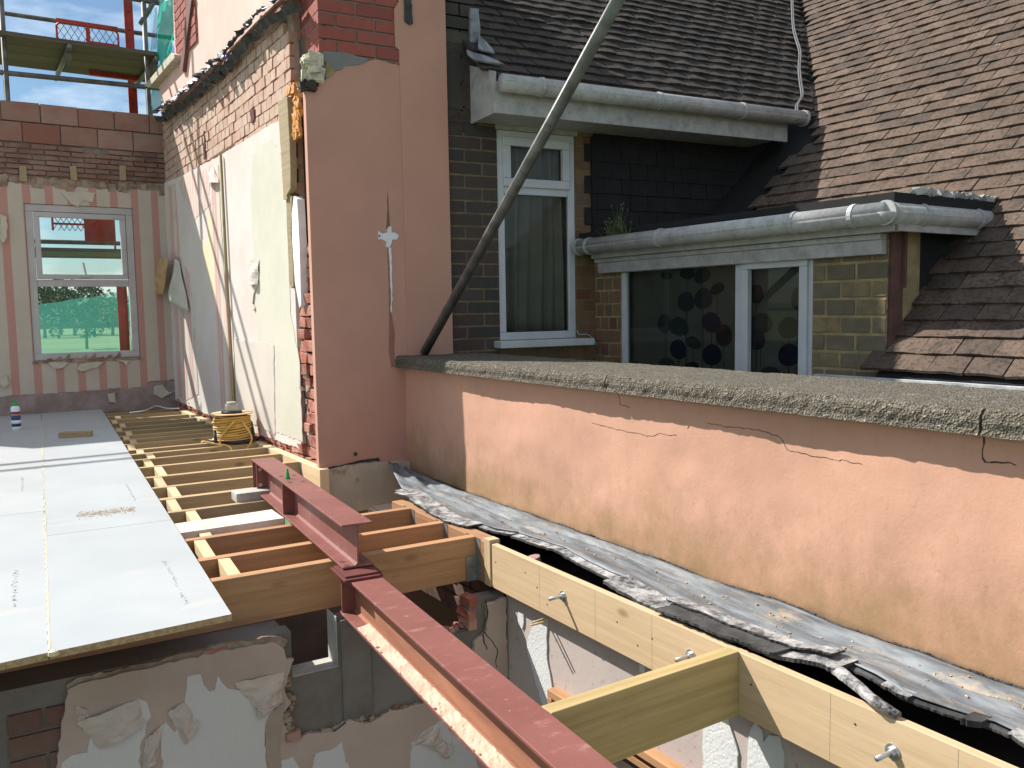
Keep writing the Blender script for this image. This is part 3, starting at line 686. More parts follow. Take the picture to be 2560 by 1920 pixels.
m=MB();a=SIDE.px((505,0),.04);b=SIDE.px((468,182),.04);m.slab(SIDE,U(SIDE,[zF(445,-30),zF(520,-30),zF(385,1000),zF(345,990),zF(400,600)]),.0,.05);obj('dark_barge_strip',m,simple('dark_red_stained_board',(.16,.07,.055),.7),sw)
m=MB();m.slab(SIDE,U(SIDE,[z1(1055,600),z1(1250,375),z1(1270,385),z1(1275,410),z1(1090,612)]),-.28,.09);obj('stone_sill',m,M_sill,sw,bevel=.005)
# holes
m=MB()
for p,sx,sz in ((zA(1285,490),.05,.045),(zA(620,820),.02,.07),(zA(615,980),.03,.07)):
    u,z=SIDE.uv(p);m.slab(SIDE,jag([(u-sx,z-sz),(u+sx,z-sz),(u+sx,z+sz),(u-sx,z+sz)],.03,.01),.0,.006)
obj('brick_void',m,simple('dark_hole_brick',(.10,.03,.02),.95),sw)
# crumpled flashing on the wall
fl_t=[zF(*p) for p in ((20,1440),(90,1400),(200,1330),(370,1180),(500,1040),(640,920),(780,800),(860,740),(950,600),(1210,380),(1280,290),(1340,180),(1580,20),(1760,-120))]
fl_b=[zF(*p) for p in ((40,1600),(150,1510),(210,1480),(390,1350),(520,1240),(640,1130),(800,1000),(880,890),(980,850),(1130,650),(1300,420),(1430,330),(1640,150),(1960,-30))]
def fw_(o): return [SIDE.uv(p,o) for p in fl_t],[SIDE.uv(p,o) for p in fl_b]
T_,B_=fw_(.03)
def ff(u,v):
    x=u*(len(T_)-1);i=min(int(x),len(T_)-2);f_=x-i
    a=(T_[i][0]*(1-f_)+T_[i+1][0]*f_,T_[i][1]*(1-f_)+T_[i+1][1]*f_);b=(B_[i][0]*(1-f_)+B_[i+1][0]*f_,B_[i][1]*(1-f_)+B_[i+1][1]*f_)
    c=(a[0]*(1-v)+b[0]*v,a[1]*(1-v)+b[1]*v)
    n=noise.noise(V((c[0]*9,v*2,1)))*.05+abs(noise.noise(V((c[0]*22,v*3,4))))*.04
    return SIDE.P(c[0]+.02*noise.noise(V((c[0]*14,v*4,0))),c[1]+.01*noise.noise(V((c[0]*30,v*3,7))),.025+.09*v+n*(0.3+v))
m=MB();m.grid(ff,150,10,SIDE.n*.003)
fo=obj('crumpled_lead_flashing',m,(lambda M:(M.col(M.ramp(M.noise(1,5,sc_=(3,7,2),rough=.6),(.42,(.075,.08,.09)),(.58,(.13,.135,.145)),(.66,(.48,.49,.50)))),M.bump(M.noise(30,4),.4,.006),M.m)[2])(Mt('crumpled_lead',.5,.3)),sw,smooth=False)
m=MB();m.grid(lambda u,v:ff(u,.9+.0*v)+V((0,0,-.03-.05*v+.02*noise.noise(V((u*30,v,2)))))-SIDE.n*(.05+.03*v),110,3,SIDE.n*.004);obj('black_felt_strip',m,M_felt,sw)
m=MB();p=SIDE.px(zF(925,790),.13);m.lathe(p-V((0,0,.012)),[(.004,0),(.014,.006),(.016,.014),(.012,.022),(.003,.026)],10);obj('blue_cap',m,simple('blue_plastic_cap',(.03,.13,.55),.4,bump=0),sw,smooth=True)
# ================================================================ PIER and house flank
pr=empty('rendered_pier',PIER.P(.3,-.3),'tall pink rendered pier with red brickwork on top and a white filler cross','pier')
uR=PIER.uv((1012,600))[0];uE=PIER.uv((1121,400))[0]
ztopR=PIER.uv(zP(430,1450))[1]
ub=PIER.uv(zP(430,950))[0]
tb=[PIER.uv(zP(*p)) for p in ((-60,1640),(20,1590),(200,1580),(320,1640),(480,1490),(690,1370),(720,1310),(850,1280),(900,1205),(1180,1190),(1330,1120),(1500,1100),(1660,1140),(1850,1190),(1950,1240),(2010,1240))]
tb=[t for t in tb if t[0]>.0]
m=MB();rp=[(.0,.0),(.12,.008),(.28,.03),(.40,.035),(.415,.0),(.47,-.02),(uR,-.02)]+tb[::-1]+[(.0,tb[0][1])]
m.slab(PIER,jag(rp,.03,.003,(len(rp)-1,6)),-.06,.0);obj('lower_render',m,M_pinkP,pr)
m=MB();m.slab(PIER,[(uR-.004,-.3),(uE,-.3),(uE,3.9),(uR+.0,3.9),(uR+.0,2.98),(uR-.03,2.93),(uR-.03,2.7),(uR-.004,2.68)],-.07,.006);obj('right_render',m,M_pinkP,pr)
m=MB();m.box(PIER.P(ub+.004,1.9,-.6),PIER.u*(uR-ub-.008),V((0,0,1.9)),PIER.n*.585);m.box(PIER.P(.10,-2.7,-.6),PIER.u*(uE-.11),V((0,0,5.1)),PIER.n*.54);obj('pier_core',m,M_mortar,pr)
bhh=(PIER.uv(zP(400,205))[1]-PIER.uv(zP(420,715))[1])/2
zb=PIER.uv(zP(420,715))[1]
bl_=PIER.uv(zP(1460,600))[0]-PIER.uv(zP(740,600))[0]
m=MB()
for r in range(-3,12):
    z=zb+r*bhh;u=ub+(PIER.uv(zP(740,600))[0]-ub if r%2==1 or r%2==-1 else PIER.uv(zP(1130,900))[0]-ub)-bl_
    while u<uR:
        a,b=max(u+.006,ub),min(u+bl_-.006,uR-.004);u+=bl_
        if b-a<.02: continue
        m.box(PIER.P(a,z+.012,-.11),PIER.u*(b-a),V((0,0,bhh-.012)),PIER.n*(.105+random.uniform(-.002,.002)),.001)
    # return face
    for q in range(4):
        a=-.0-.105*q-(.05 if r%2 else 0)
        m.box(PIER.P(ub,z+.012,-.225*(q+1)-(.11 if r%2 else 0)+.0),PIER.u*.10,V((0,0,bhh-.012)),PIER.n*.212,.001)
obj('red_brickwork',m,M_bred,pr,bevel=.0015)
m=MB();cp=[zP(*p) for p in ((440,960),(560,945),(900,970),(1130,1040),(1330,1075),(1300,1140),(1170,1195),(900,1215),(830,1290),(720,1300),(640,1200),(520,1130),(440,1060))]
m.slab(PIER,jag(U(PIER,cp),.02,.002),-.05,.004);obj('cement_fillet',m,simple('grey_cement_fillet',(.20,.20,.19),.9,bump=.3),pr)
m=MB();cp=[zP(*p) for p in ((435,1060),(520,1120),(545,1240),(555,1460),(485,1490),(450,1250))]
m.slab(PIER,jag(U(PIER,cp),.02,.002),-.08,.004);obj('stone_fragment',m,M_conc,pr)
m=MB();cp=[zP(*p) for p in ((550,1150),(640,1200),(715,1300),(690,1370),(560,1450))]
m.slab(PIER,jag(U(PIER,cp),.02,.002),-.08,.006);obj('stone_fragment',m,M_morty,pr)
m=MB();random.seed(5)
for k in range(34):
    p=PIER.px(zP(random.uniform(190,440),random.uniform(1090,1540)),random.uniform(-.06,.0));m.cbox(p,PIER.u*random.uniform(.03,.08),V((0,0,random.uniform(.03,.09))),PIER.n*.06,.016)
obj('pale_rubble_corner',m,simple('pale_limestone_rubble',(.56,.50,.38),.95,var=.35,scale=16,bump=.8),pr,bevel=.006)
m=MB();
for k in range(12): 
    p=PIER.px(zP(random.uniform(110,340),random.uniform(1540,1640)),random.uniform(-.04,.01));m.cbox(p,PIER.u*.05,V((0,0,.04)),PIER.n*.05,.014)
obj('dark_soot_rubble',m,M_blacks,pr)
m=MB();m.slab(PIER,jag(U(PIER,[z2 for z2 in (zP(1980,-60),zP(2110,-60),zP(2140,450),zP(2080,470),zP(1990,400))]),.03,.004),.004,.016);obj('black_tar_strip',m,M_felt,pr)
# filler cross
cr_=[(680,215),(705,235),(740,225),(745,190),(765,180),(770,225),(800,230),(820,245),(805,275),(775,275),(765,310),(755,330),(730,325),(735,290),(700,270),(680,275)]
m=MB();m.slab(PIER,jag(U(PIER,[zQ(*p) for p in cr_]),.012,.003),.0,.004);obj('white_filler_cross',m,M_wht,pr)
m=MB();m.slab(PIER,jag(U(PIER,[zQ(*p) for p in ((750,330),(768,330),(772,500),(776,640),(772,780),(764,770),(766,640),(758,500))]),.02,.003),.0,.004);obj('white_filler_streak',m,M_wht,pr)
m=MB();m.slab(PIER,jag(U(PIER,[zQ(*p) for p in ((742,330),(756,330),(764,640),(770,790),(790,900),(792,1150),(772,1160),(752,1060),(752,700)) ]),.03,.003),.0,.002);obj('raw_plaster_streak',m,simple('brown_scar',(.30,.14,.10),.9,bump=.4),pr)
m=MB();m.slab(PIER,jag(U(PIER,[zQ(*p) for p in ((738,100),(744,-60),(750,60),(760,190),(732,200))]),.03,.003),.0,.002);obj('soot_mark',m,simple('soot_stain',(.20,.115,.09),.9,bump=.1),pr)
m=MB();q=PIER.px(z5(798,97),.003);m.tube([q-PIER.n*.0,q+PIER.n*.004],.013,12);obj('round_pipe_hole',m,M_crack,pr)
m=MB();q=PIER.px(zQ(688,248),.004);m.tube([q,q+PIER.n*.003],.006,8);obj('plug_hole',m,M_crack,pr)
# base under render
m=MB();m.slab(PIER,jag([(.0,-.30),(.64,-.30),(.64,-.01),(.30,.01),(.0,-.012)],.03,.006),-.09,.035);obj('cement_base',m,M_cem,pr)
# flank of the tall house behind (casts the shade over the neighbour's roof)
fk=empty('house_flank',PIER.P(1.2,0,-.8),'tall blackened brown brick stack beside the pink render at the edge of the tiled roof','chimney stack')
u1=PIER.uv((1190,60))[0];u0_=uE
m=MB();m.box(PIER.P(uR+.02,.2,-1.05),PIER.u*(u1-uR-.03),V((0,0,4.1)),PIER.n*.94);obj('stack_core',m,M_mortd,fk)
m=MB();bricks(m,PIER,uE+.002,u1,2.2,4.3,.24,.085,.012,-.16,-.02);obj('stack_brickwork',m,mk_brick('sooty_brick',[(.05,.045,.04),(.065,.055,.045),(.04,.038,.035),(.075,.055,.045)],((.03,.03,.028),5,.6)),fk)
# ================================================================ PARAPET
pa=empty('parapet_wall',PAR.P(-2,-.3,-.1),'low peach rendered parapet wall with a rough concrete coping','parapet wall')
u_lo=-5.9
zc=.628
m=MB();m.box(PAR.P(u_lo,-2.7,-.38),PAR.u*(0.06-u_lo),V((0,0,zc+2.7)),PAR.n*.37);obj('wall_core',m,M_mortar,pa)
m=MB()
def pn(x,z): return noise.noise(V((x*2.1,z*2.5,3)))*.010+noise.noise(V((x*7,z*8,9)))*.0035
def pf(u,v):
    x=u_lo+(0.03-u_lo)*u;z=-.10+(zc+.10)*v
    n=pn(x,z)
    if z<-.05: z+=.008*noise.noise(V((x*12,0,0)))
    return PAR.P(x,z,.0+n)
m.grid(pf,260,36,-PAR.n*.012)
for i in range(len(m.uv)):   # uv v = height
    pass
pr_o=obj('peach_render',m,M_pink,pa,smooth=True)
def crack(pl,pts,w_,name,par,o=.004,mt=None,surf=None):
    mb=MB();uv=U(pl,pts,o);q=[]
    for i in range(len(uv)-1):
        a,b=uv[i],uv[i+1];n_=max(2,int(math.hypot(b[0]-a[0],b[1]-a[1])/.015))
        for k in range(n_): q.append(V((a[0]+(b[0]-a[0])*k/n_+random.uniform(-.003,.003),a[1]+(b[1]-a[1])*k/n_+random.uniform(-.003,.003),0)))
    for a,b in zip(q,q[1:]):
        d=(b-a);l=d.length
        if l<1e-5: continue
        n_=V((-d.y,d.x,0))/l*w_*random.uniform(.35,.8)
        oo=surf(a.x,a.y)+.0008 if surf else o
        mb.slab(pl,[(a.x-n_.x,a.y-n_.y),(b.x-n_.x,b.y-n_.y),(b.x+n_.x,b.y+n_.y),(a.x+n_.x,a.y+n_.y)],oo-.004,oo)
    return obj(name,mb,mt or M_crack,par)
for pts,w_ in (([zR(150,1160),zR(290,1195),(1618,1090),zR(450,1220),zR(480,1208),zR(570,1220)],.0025),([zR(275,1010),zR(285,1070),zR(345,1088)],.003),([zR(700,1160),zR(830,1180),zR(960,1195),zR(1040,1225),zR(1080,1290),zR(1200,1315),zR(1460,1357)],.0025),([zR(2015,1205),zR(2022,1260),zR(2010,1325),zR(2025,1345),zR(2110,1345),zR(2212,1368)],.005),([zR(610,1185),zR(625,1160)],.003)):
    crack(PAR,pts,w_*.75,'render_crack',pa,.003,surf=pn)
# coping stones
ov=.070;cw=.60;ct=.072
front=PAR.off(ov)
cuts=[.03,PAR.uv(zR(215,960),ov)[0],PAR.uv(zR(2000,1150),ov)[0],u_lo]
for i in range(3):
    a,b=cuts[i],cuts[i+1];a-=.004;b+=.004
    nx=int(abs(a-b)/.022);m=MB()
    sk=(.05 if i else 0)
    prof=[(0,0),(-.004,.018),(.0,.036),(-.003,.054),(-.012,.070),(-.03,.074)]+[(-.03-(cw-.03)*k/12,.074+.0*k) for k in range(1,13)]+[(-cw,0),(-.05,.0)]
    k0=len(m.v);npf=len(prof)
    for ix in range(nx+1):
        f_=ix/nx
        for (o_,zz) in prof:
            x=a+(b-a)*f_;x+=sk*(-o_/cw)*(1-f_)*1.0
            n1=noise.noise(V((x*17,o_*18,zz*30)))*.005+noise.noise(V((x*60,o_*60,zz*90)))*.006+noise.noise(V((x*4,o_*4,2)))*.003
            m.v.append(front.P(x,zc+zz+(n1*.6 if zz>.06 else n1*.5),o_+(n1 if o_>-.04 else 0)))
    for ix in range(nx):
        for j in range(npf):
            j2=(j+1)%npf;m.face([k0+ix*npf+j,k0+ix*npf+j2,k0+(ix+1)*npf+j2,k0+(ix+1)*npf+j],[(0,0),(0,.01),(.01,.01),(.01,0)])
    m.face([k0+j for j in range(npf)][::-1],[(0,0)]*npf);m.face([k0+nx*npf+j for j in range(npf)],[(0,0)]*npf)
    obj('coping_stone',m,M_cop,pa,label=['short coping stone against the pier','long middle coping stone','coping stone at the right edge past the crack'][i])
m=MB();m.box(PAR.P(u_lo+.02,zc+.002,-.34),PAR.u*(-u_lo),V((0,0,.05)),PAR.n*.33);obj('coping_bed',m,M_mortd,pa)
# ================================================================ DECK
Zb=.024
def dk(p): return onz(p,Zb)
def strip_at(A,B,y): # x on line A-B
    t=(y-A.y)/(B.y-A.y);return A+(B-A)*t
R1,R2=dk((579,1535)),dk((260,1033))
J1,J2=dk((122,1631)),dk((103,1050))
FA=math.degrees(math.atan2(R1.y-J1.y,R1.x-J1.x))
def ln(A,B,y): return strip_at(A,B,y)
def panel(pts,lab,group='chipboard floor panels'):
    m=MB();m.poly([V((p.x,p.y,Zb)) for p in pts],(0,0,-.022))
    m.mi=[0 if i==0 else 1 for i in range(len(m.f))]
    # top face is whichever has +z ; find it
    for i,f in enumerate(m.f):
        a,b,c=[m.v[q] for q in f[:3]];n=(b-a).cross(c-a)
        m.mi[i]=0 if (len(f)>4 or abs(n.normalized().z)>.9) and sum(m.v[q].z for q in f)/len(f)>Zb-.005 else 1
    o=obj('chipboard_panel',m,[M_chip,M_chipe],None,lab,'floor panel',group);return o
gp=.002
c1,c2=dk((423,1300)),dk((114,1340));e1,e2=dk((320,1139)),dk((108,1152))
bkY=lambda x:(BACK.p0+BACK.u*((x-BACK.p0.x)/BACK.u.x)).y-.03
def joint(y): return ln(J1,J2,y)
def edge(y): return ln(R1,R2,y)
sx=V((gp,0,0));sy=V((0,gp,0))
panel([J1+sx,R1,edge(c1.y)-sy,joint(c2.y)+sx-sy],'nearest grey chipboard panel, with two pencil smudges, overhanging the front joist')
panel([joint(c2.y)+sx+sy,edge(c1.y)+sy,edge(e1.y)-sy,joint(e2.y)+sx-sy],'middle right grey chipboard panel with a streak of sawdust')
panel([joint(e2.y)+sx+sy,edge(e1.y)+sy,V((edge(9.9).x,bkY(.2),0)),V((joint(9.8).x+gp,bkY(-.3),0))],'far right chipboard panel lying half in shade before the window wall')
lx=lambda y:joint(y)-V((.55,.0,0))
fl=lambda x:J1.y+(x-J1.x)*math.tan(R_(9))
yl=dk((109,1277)).y
P1=lambda x,y:V((x,y,0))
panel([P1(J1.x-.62,fl(J1.x-.62)),J1-sx,joint(yl)-sx-sy,P1(joint(yl).x-.62,yl-.05)],'near left grey chipboard panel with a dark smudge, cut off by the picture edge')
panel([P1(joint(yl).x-.62,yl-.05+gp*2),joint(yl)-sx+sy,P1(joint(9.8).x-gp,bkY(-.3)),P1(joint(9.8).x-.62,bkY(-.9))],'far left chipboard panel carrying the glue bottle')
panel([P1(J1.x-1.9,fl(J1.x-1.9)),P1(J1.x-.624,fl(J1.x-.624)),P1(joint(9.8).x-.624,bkY(-.9)),P1(joint(9.8).x-2.1,bkY(-2.2))],'leftmost chipboard panel running along the wall outside the picture')
# glue line and smudges
m=MB();a,b=joint(4.4),joint(9.2)
for k in range(40):
    t=k/40;p=a+(b-a)*t;q=a+(b-a)*(t+.024);wv=.0018+.004*abs(noise.noise(V((k*.7,0,0))))
    m.box((p.x-wv,p.y,Zb-.001),(wv*2,0,0),(0,(q-p).y,0),(0,0,.003),.001)
a=joint(J1.y+.02)
for k in range(20):
    y=J1.y+.02+k*.085;p=joint(y);m.box((p.x-.003,y,Zb-.001),(.006,0,0),(0,.085,0),(0,0,.002),.0005)
m.lathe((J1.x+.012,J1.y-.004,Zb-.014),[(.006,0),(.016,.006),(.014,.018),(.004,.022)],10)
tag(obj('glue_line',m,M_glue,None),'thin yellow glue line squeezed out along the panel joint','glue')
def smudge(A,B,w_,lab):
    a,b=dk(A),dk(B);m=MB();d=b-a;n=V((-d.y,d.x,0)).normalized()
    for k in range(70):
        t=random.random();c=a+d*t+n*random.gauss(0,w_*.22);s=random.uniform(.0012,.0035)
        m.poly([c+V((s*math.cos(q),s*1.8*math.sin(q),.0012)) for q in (0,1,2,3,4,5)],(0,0,-.001))
    obj('pencil_smudge',m,simple('grey_smudge',(.38,.395,.40),.7,bump=0),None,lab,'smudge','pencil smudges on the chipboard')
smudge(z3(1132,1104),z3(1295,1410),.02,'long slanting grey smudge on the nearest right panel')
smudge(z3(108,1168),z3(98,1430),.02,'upright grey smudge on the near left panel')
smudge(z3(870,582),z3(935,695),.012,'faint smudge on the panel with the sawdust')
smudge(z3(156,535),z3(155,630),.012,'short smudge on the far left panel')
m=MB();random.seed(3)
for k in range(420):
    t=random.random();px=540+390*t+random.gauss(0,12);py=800-45*t+random.gauss(0,11);c=dk(z3(px,py));s=random.uniform(.002,.005)
    m.box(c+V((-s/2,-s/2,-.001)),(s,0,0),(0,s,0),(0,0,random.uniform(.002,.005)),.0006)
obj('sawdust_streak',m,M_saw,None,'thin streak of brown sawdust on the middle chipboard panel','sawdust',kind='stuff')
# offcut and bottle
c=dk(z3(525,255));m=MB();a=V((math.cos(R_(-12)),math.sin(R_(-12)),0));b=V((-a.y,a.x,0))
m.box(c-a*.12-b*.04,a*.24,b*.085,V((0,0,.042)));tag(obj('timber_offcut',m,mk_wood('offcut_wood',(.40,.30,.17),(.32,.23,.12)),bevel=.002),'small brown timber offcut lying on the shaded end of the floor','wood block')
c=dk(z3(115,205));bt=empty('glue_bottle',c,'white and navy glue bottle with a green screw cap and orange band','bottle')
hB=.25;rB=.036
m=MB();m.lathe(c,[(rB*.9,0),(rB,.008),(rB,.19),(rB*.8,.205),(.02,.213),(.018,.215)],24);obj('body',m,M_white,bt,smooth=True)
m=MB();m.lathe(c+V((0,0,.03)),[(rB+.0008,0),(rB+.0008,.13)],24)
obj('label_sleeve',m,M_bluep,bt,smooth=True)
m=MB();m.lathe(c+V((0,0,.125)),[(rB+.0016,0),(rB+.0016,.014)],24);obj('orange_band',m,M_orl,bt,smooth=True)
m=MB();m.lathe(c+V((0,0,.055)),[(rB+.0016,0),(rB+.0016,.03)],24);obj('white_print_band',m,M_white,bt,smooth=True)
m=MB();m.lathe(c+V((0,0,.211)),[(.026,0),(.027,.012),(.024,.018),(.009,.022),(.006,.045),(.004,.048)],16);obj('cap',m,M_green,bt,smooth=True)
# ================================================================ JOISTS
jd=.19;jt=.046
rows=[(3.315,'o'),(3.62,'o'),(3.98,'o'),(4.60,'p'),(4.955,'p'),(5.31,'p'),(5.675,'p'),(6.075,'p'),(6.42,'p'),(6.69,'p'),(6.92,'p'),(7.25,'p'),(7.52,'p'),(7.78,'p'),(8.10,'p'),(8.38,'p'),(8.72,'p'),(9.06,'p'),(9.40,'p'),(9.70,'p')]
ang=4.0
def sx_at(y):  # x of the side wall
    return (SIDE.p0+SIDE.u*((y-SIDE.p0.y)/SIDE.u.y)).x
def lx_at(y): return (LED.p0+LED.u*((y-LED.p0.y)/LED.u.y)).x
rr=[];hang=[]
for i,(y,k) in enumerate(rows):
    ee=dr(ang);x0=-2.6;y0=y+(x0-.4)*math.tan(R_(ang))
    if k=='o': x1=lx_at(y)-.002
    else: x1=(sx_at(y)-.075 if y>5.5 else 1.30)
    if k=='p' and y<5.4: x1=1.0-.012*i
    x0=-2.6;L_=(x1-x0)/math.cos(R_(ang));m=MB()
    nrm_=V((-ee.y,ee.x,0))
    m.box(V((x0,y0,-jd)),ee*L_,nrm_*jt,V((0,0,jd)),.001)
    lab={0:'front orange softwood joist, deepest in view, crossing under the red beam splice',1:'second orange joist from the front, just behind the front one',2:'third orange joist from the front, its end in the pier shade'}.get(i,f'{ordn(i)} floor joist counting back from the front orange joist')
    if i==19: lab='last floor joist, tight against the window wall'
    obj('floor_joist',m,M_wo if k=='o' else M_wj,None,lab,'joist','floor joists crossing the open floor',bevel=.002)
    rr.append((x1,y0+(x1-x0)*math.tan(R_(ang)),k,i))
    # hanger
    if y<9.3 and not (k=='p' and y<5.4):
        hm=MB();e=V((x1,y0+(x1-x0)*math.tan(R_(ang)),0))
        hm.box(e+V((-.004,-.005,-jd-.003)),ee*-.075 if False else ee*-.05,nrm_*-.003,V((0,0,.11)))
        hm.box(e-ee*.05+V((0,-.006,-jd-.004)),ee*.05,nrm_*(jt+.012),V((0,0,.003)))
        hm.box(e-ee*.001+nrm_*-.042,ee*-.003,nrm_*.036,V((0,0,-jd)))
        hm.box(e-ee*.001+nrm_*(jt+.006),ee*-.003,nrm_*.034,V((0,0,-jd+.02)))
        hang.append((hm,i))
for hm,i in hang:
    obj('joist_hanger',hm,M_hang,None,('galvanised hanger carrying the front orange joist' if i==0 else f'galvanised hanger at the wall end of the {ordn(i)} joist from the front'),'joist hanger','joist hangers at the wall side')
# trimmer timbers
m=MB();a=V((sx_at(5.35)-.073,5.35,-jd));b=V((sx_at(9.55)-.073,9.55,-jd));m.box(a,b-a,V((.060,0,0)),V((0,0,jd+.004)));obj('trimmer_timber',m,M_wp,None,'pale timber plate running along the foot of the plastered side wall','timber plate',bevel=.002)
# noggins
random.seed(21)
NG=['between the front and second joists','between the second and third joists','between the third joist and the plastered plank','behind the plastered plank','between the fifth and sixth joists','between the sixth and seventh joists','between the seventh and eighth joists','between the eighth and ninth joists','between the ninth and tenth joists','between the tenth and eleventh joists','between the eleventh and twelfth joists','between the twelfth and thirteenth joists','between the thirteenth and fourteenth joists','between the fourteenth and fifteenth joists','between the fifteenth and sixteenth joists','between the sixteenth and seventeenth joists','between the seventeenth and eighteenth joists','between the eighteenth and nineteenth joists']
npx={0:(1510,1095),1:(1345,968),2:(1372,912),3:(1200,783),4:(1205,688),5:(1105,612),6:(1110,537),7:(1020,470),8:(1033,413)}
for i in range(18):
    ya=rows[i][0]+jt+.003;yb=rows[i+1][0]-.003
    if i in npx: x=onz(z3(*npx[i])).x
    else: x=.33+.045*(i%2)+.02*random.random()-.008*i+.06
    m=MB();m.box((x,ya+(x-.4)*.07,-.145),(.048,0,0),(-.004 if i<9 else 0,yb-ya,0),(0,0,.143),.001)
    obj('noggin',m,M_wp,None,'short pale noggin '+NG[i],'noggin','noggins along the floor edge',bevel=.0015)
    if i>6:
        m=MB();xx=x-.14;m.box((xx,ya+(xx-.4)*.07,-.145),(.048,0,0),(0,yb-ya,0),(0,0,.14),.001)
        if xx>ln(R1,R2,ya).x-.02: pass
# plastered plank
pq=[onz(z3(*p),.012) for p in ((1205,855),(1240,920),(1965,815),(1880,755))]
m=MB();m.poly(pq,(0,0,-.05));tag(obj('plastered_plank',m,mk_plaster('plaster_smeared_plank',(.58,.47,.37),(.66,.60,.55),10,.6,60),bevel=.002),'pale plaster smeared plank lying flat between the joists','plank')
# grey concrete block under the beam
p=onz(z3(1635,670),.03);m=MB();m.box(p+V((0,0,-.035)),dr(4)*.26,dr(94)*.12,V((0,0,.05)));tag(obj('concrete_block',m,M_conl,bevel=.003),'grey concrete block end poking out from under the upper red beam','concrete block')
# ================================================================ CABLE REEL
c=onz(zC(1010,860),.0);cr=empty('cable_reel',c+V((0,0,.0)),'yellow extension cable wound on a drum reel with a black carrying handle','cable reel')
zr=.03;rd=.155
m=MB();m.lathe(c+V((0,0,zr)),[(.15,0),(.155,.004),(.15,.008),(.10,.010)],28);obj('drum_flange',m,simple('dusty_orange_drum',(.62,.42,.22),.6,bump=.1),cr,smooth=True);m=MB();m.lathe(c+V((0,0,zr+.19)),[(.10,0),(.158,.006),(.160,.010),(.15,.014),(.07,.010)],28);obj('drum_flange',m,simple('dusty_orange_drum',(.62,.42,.22),.6,bump=.1),cr,smooth=True)
m=MB();m.lathe(c+V((0,0,zr+.2)),[(.075,0),(.08,.01),(.075,.018),(.03,.02)],20);obj('drum_hub',m,M_black,cr,smooth=True)
m=MB();m.box(c+V((-.045,-.045,zr+.218)),(.09,0,0),(0,.09,0),(0,0,.05));m.lathe(c+V((0.0,0,zr+.268)),[(.035,0),(.04,.01),(.035,.02)],14);obj('socket_block',m,simple('grey_socket',(.40,.38,.33),.6,bump=0),cr,bevel=.004)
m=MB();pts=[]
for k in range(24*15):
    a=k/24*2*math.pi;t=k/(24*15);r=.125+.010*math.sin(k*.37)+.012*noise.noise(V((k*.05,0,0)))
    pts.append(c+V((math.cos(a)*r,math.sin(a)*r,zr+.015+.165*abs(((t*2.0)%2)-0 if t<.5 else 2-t*2)+.006*noise.noise(V((k*.11,3,0))))))
m.tube(pts,.0075,6)
pts=[]
for k in range(24*9):
    a=k/24*2*math.pi+1;t=k/(24*9);r=.138+.012*noise.noise(V((k*.06,9,0)));pts.append(c+V((math.cos(a)*r,math.sin(a)*r,zr+.02+.15*t+.02*math.sin(a+t*3)*.6)))
m.tube(pts,.0075,6);obj('wound_cable',m,M_cable,cr,smooth=True)
def onr(px,z): return onz(zC(*px),z)
m=MB()
def curve(P,n=10):
    P=[V(p) for p in P];r=[]
    for i in range(len(P)-1):
        a,b,c_,d=P[max(i-1,0)],P[i],P[i+1],P[min(i+2,len(P)-1)]
        for k in range(n):
            t=k/n;r.append(.5*((2*b)+(c_-a)*t+(2*a-5*b+4*c_-d)*t*t+(-a+3*b-3*c_+d)*t**3))
    r.append(P[-1]);return r
dC=(c-C0).dot(fw)
def ad(p,k=0): return atd(zC(*p),dC-.16+k)
m.tube(curve([ad((1105,520),.1),ad((1000,600)),ad((900,720)),ad((840,800)),ad((832,900)),ad((870,960),.02),ad((930,985),.03)]),.0075,6)
m.tube(curve([ad((1105,520),.1),ad((1170,620),.02),ad((1225,700),-.02),ad((1268,800),-.02),ad((1240,900),-.02),ad((1190,960),.0)]),.0075,6)
m.tube(curve([ad((575,870),-.05),ad((600,850),-.05),ad((700,870),-.05),ad((830,895),-.06),ad((930,910),-.06),ad((985,960),-.08),ad((1020,1070),-.1)]),.0075,6)
obj('loose_cable',m,M_cable,cr,smooth=True)
m=MB();m.tube(curve([ad((1110,540),.2),ad((1240,565),.2),ad((1270,640),.18),ad((1290,760),.15),ad((1260,820),.12),ad((1150,850),.1)]),.012,8);m.tube([ad((755,700),.0),ad((775,880),-.05)],.013,8)
m.tube(curve([c+V((-.17,.08,zr-.01)),c+V((0,-.17,zr-.012)),c+V((.19,-.02,zr-.01)),c+V((.02,.18,zr-.01))]),.011,8);obj('handle_frame',m,M_black,cr,smooth=True)
m=MB();pz=[onz(z4(*p),.03) for p in ((900,1470),(1000,1455),(1080,1425),(1150,1440),(1240,1440))];m.tube(curve(pz),.006,6);tag(obj('white_cable',m,M_white,smooth=True),'thin white cable trailing along the far corner of the floor','cable')
# ================================================================ STEEL BEAMS
def ibeam(base,u,Ln,h_,w_,tf,tw,name,lab,mweb,mtop,mbot,ext=None):
    n=V((u.y,-u.x,0))   # to the right
    e=empty(name,base,lab,'steel beam')
    m=MB();m.box(base-n*w_/2+V((0,0,h_-tf)),u*Ln,n*w_,V((0,0,tf)));obj('top_flange',m,mtop,e,bevel=.002)
    m=MB();m.box(base-n*w_/2,u*Ln,n*w_,V((0,0,tf)));obj('bottom_flange',m,mbot,e,bevel=.002)
    m=MB();m.box(base-n*tw/2+V((0,0,tf)),u*Ln,n*tw,V((0,0,h_-2*tf)))
    for sgn in (-1,1):
        for zz,s2 in ((tf,1),(h_-tf,-1)):
            b0=base+n*sgn*tw/2+V((0,0,zz));m.poly([b0,b0+n*sgn*.009,b0+V((0,0,s2*.009))],u*Ln)
    obj('web',m,mweb,e);return e,n
